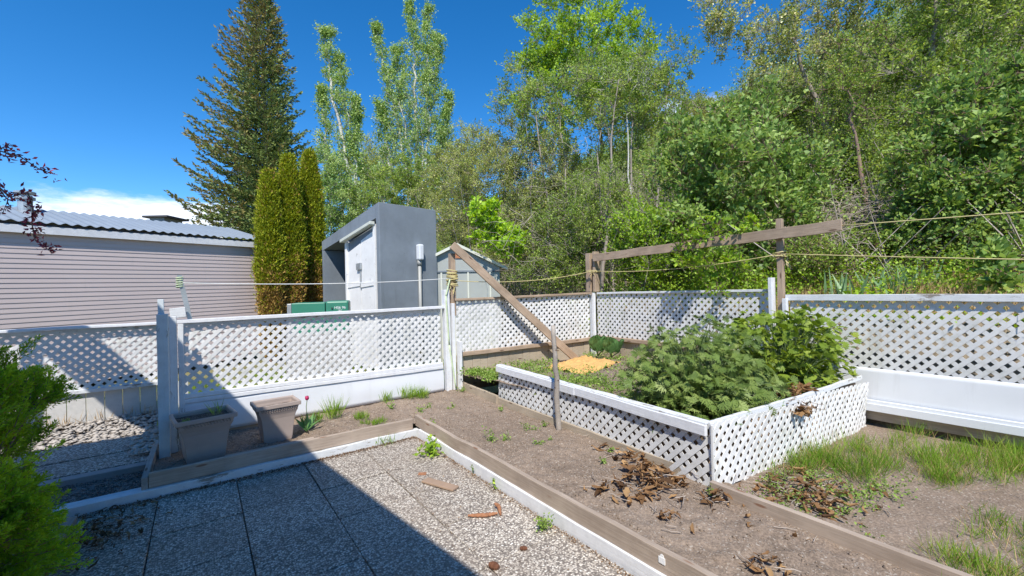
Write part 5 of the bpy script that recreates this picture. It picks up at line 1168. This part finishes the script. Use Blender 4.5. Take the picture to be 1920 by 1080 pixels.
# stones on soil
def stones(name, label, P, R, mat, flat=.5):
    n = len(P); base = np.array([(1, 0, 0), (-1, 0, 0), (0, 1, 0), (0, -1, 0), (.7, .7, .25), (-.7, .7, .2), (.7, -.7, .2), (-.7, -.7, .25), (0, 0, 1), (0, 0, -1)]); F0 = [(0, 4, 8), (4, 2, 8), (2, 5, 8), (5, 1, 8), (1, 7, 8), (7, 3, 8), (3, 6, 8), (6, 0, 8), (0, 9, 4), (4, 9, 2), (2, 9, 5), (5, 9, 1), (1, 9, 7), (7, 9, 3), (3, 9, 6), (6, 9, 0)]
    a = rng.random(n)*6.28; ca, sa = np.cos(a), np.sin(a); V = base[None]*(1+rng.normal(0, .14, (n, 10, 3))); V = V*np.stack([R, R*rng.uniform(.55, .95, n), R*flat], 1)[:, None]
    V = np.stack([V[..., 0]*ca[:, None]-V[..., 1]*sa[:, None], V[..., 0]*sa[:, None]+V[..., 1]*ca[:, None], V[..., 2]], -1)+P[:, None]
    F = (np.array(F0)[None]+np.arange(n)[:, None, None]*10).reshape(-1, 3)
    return tag(fast(name, V.reshape(-1, 3), F, mat, smooth=False), label, 'stones', kind='stuff')
n = 3600; x = rng.uniform(2.12, 3.3, n); y = rng.uniform(.2, 6, n); stones('soil_grit', 'fine pale grit scattered over the bare soil', np.stack([x, y, [soilz(a, b_) for a, b_ in zip(x, y)]], 1), rng.uniform(.002, .0065, n), plain('pale_grit', (.34, .29, .25), .9, .4, 60, bmp=0))
n = 2600; x = rng.uniform(3.2, 6.1, n); y = rng.uniform(-1, 1.6, n); stones('soil_grit', 'fine pale grit scattered over the grassy corner soil', np.stack([x, y, [yardz(a, b_) for a, b_ in zip(x, y)]], 1), rng.uniform(.002, .008, n), bpy.data.materials['pale_grit'])
n = 1300; x = rng.uniform(-2.3, -.42, n); y = rng.uniform(6.95, 8.1, n); stones('river_rock', 'whitish flat rocks covering the strip below the whitewashed planks', np.stack([x, y, .0+.05*np.maximum(0, y-7.2)+.02*rng.random(n)], 1), rng.uniform(.012, .045, n), m_rock, .4)
n = 190; x = -.50+rng.normal(0, .07, n); y = 6.45+rng.normal(0, .26, n); stones('river_rock', 'white rocks spilled beside the blue white post', np.stack([x, y, .05+.03*rng.random(n)], 1), rng.uniform(.02, .05, n), m_rock, .4)
n = 1500; x = rng.uniform(-2.0, -.42, n); y = rng.uniform(4.99, 5.6, n); stones('gravel', 'dark gravel between the timber and the concrete edging', np.stack([x, y, -.015+.01*rng.random(n)], 1), rng.uniform(.006, .016, n), m_darkgravel, .6)
n = 2600; x = rng.uniform(2.12, 3.3, n); y = rng.uniform(.2, 6, n); stones('soil_clods', 'small crumbs of dry earth over the bare soil', np.stack([x, y, [soilz(a, b_) for a, b_ in zip(x, y)]], 1), rng.uniform(.005, .02, n)*rng.random(n)**.6, m_soil, .6)
n = 1500; x = rng.uniform(-.3, 2.1, n); y = rng.uniform(4.9, 6, n); stones('soil_clods', 'small crumbs of earth in the planted strip by the left fence', np.stack([x, y, [soilz(a, b_) for a, b_ in zip(x, y)]], 1), rng.uniform(.004, .012, n), m_soil, .6)
# scrap, catkins, cones, plate
o = board('tile_scrap', (1.60, 3.56, .02), (1.74, 3.24, .014), .085, .016, m_scrap, bevel=.002, wob=.001); tag(o, 'tan rectangular scrap of board lying on the sunlit patio', 'scrap')
o = board('tile_scrap', (1.62, 3.74, .008), (1.68, 3.70, .006), .05, .006, m_rust, bevel=0, wob=.002); tag(o, 'thin orange chip just above the tan scrap on the patio', 'scrap')
def catkin(pts, r, mat, lab, cat, nm='catkin'):
    b = MB(); P = np.array(pts); q = np.linspace(0, len(P)-1, 18); Q = np.stack([np.interp(q, range(len(P)), P[:, i]) for i in range(3)], 1)
    R = r*np.sin(np.linspace(.25, pi-.25, 18))**.5*(1+.16*np.cos(np.arange(18)*2.6)); b.tube(Q, R, 9); return tag(b.build(nm, mat, smooth=False), lab, cat, 'fallen catkins and cones')
catkin([(1.60, 2.80, .014), (1.70, 2.72, .016), (1.79, 2.69, .014)], .015, m_rust, 'long orange catkin lying on the patio', 'catkin')
catkin([(1.80, 2.66, .012), (1.84, 2.74, .03), (1.83, 2.78, .04)], .015, m_rust, 'short orange catkin sticking up at the end of the long one', 'catkin')
catkin([(1.41, 2.22, .018), (1.44, 2.16, .018)], .022, m_cone, 'dark brown cone at the bottom edge of the patio', 'pine cone', 'pine_cone')
catkin([(1.66, 2.24, .012), (1.70, 2.21, .012)], .014, m_cone, 'small brown seed head on a thin stem on the patio', 'seed head', 'seed_head')
b = MB(); b.tube([(2.063, 1.45, .19), (2.060, 1.45, .19)], .012, 12); b.box(2.058, 2.0635, 1.43, 1.47, .15, .185); tag(b.build('mending_plate', m_plate), 'small white metal plate fixed to the border board at the bottom edge', 'plate')
# ------------------------------------------------------------------ clean up helper keys
for o in list(bpy.data.objects):
    if '_w' in o.keys(): del o['_w']
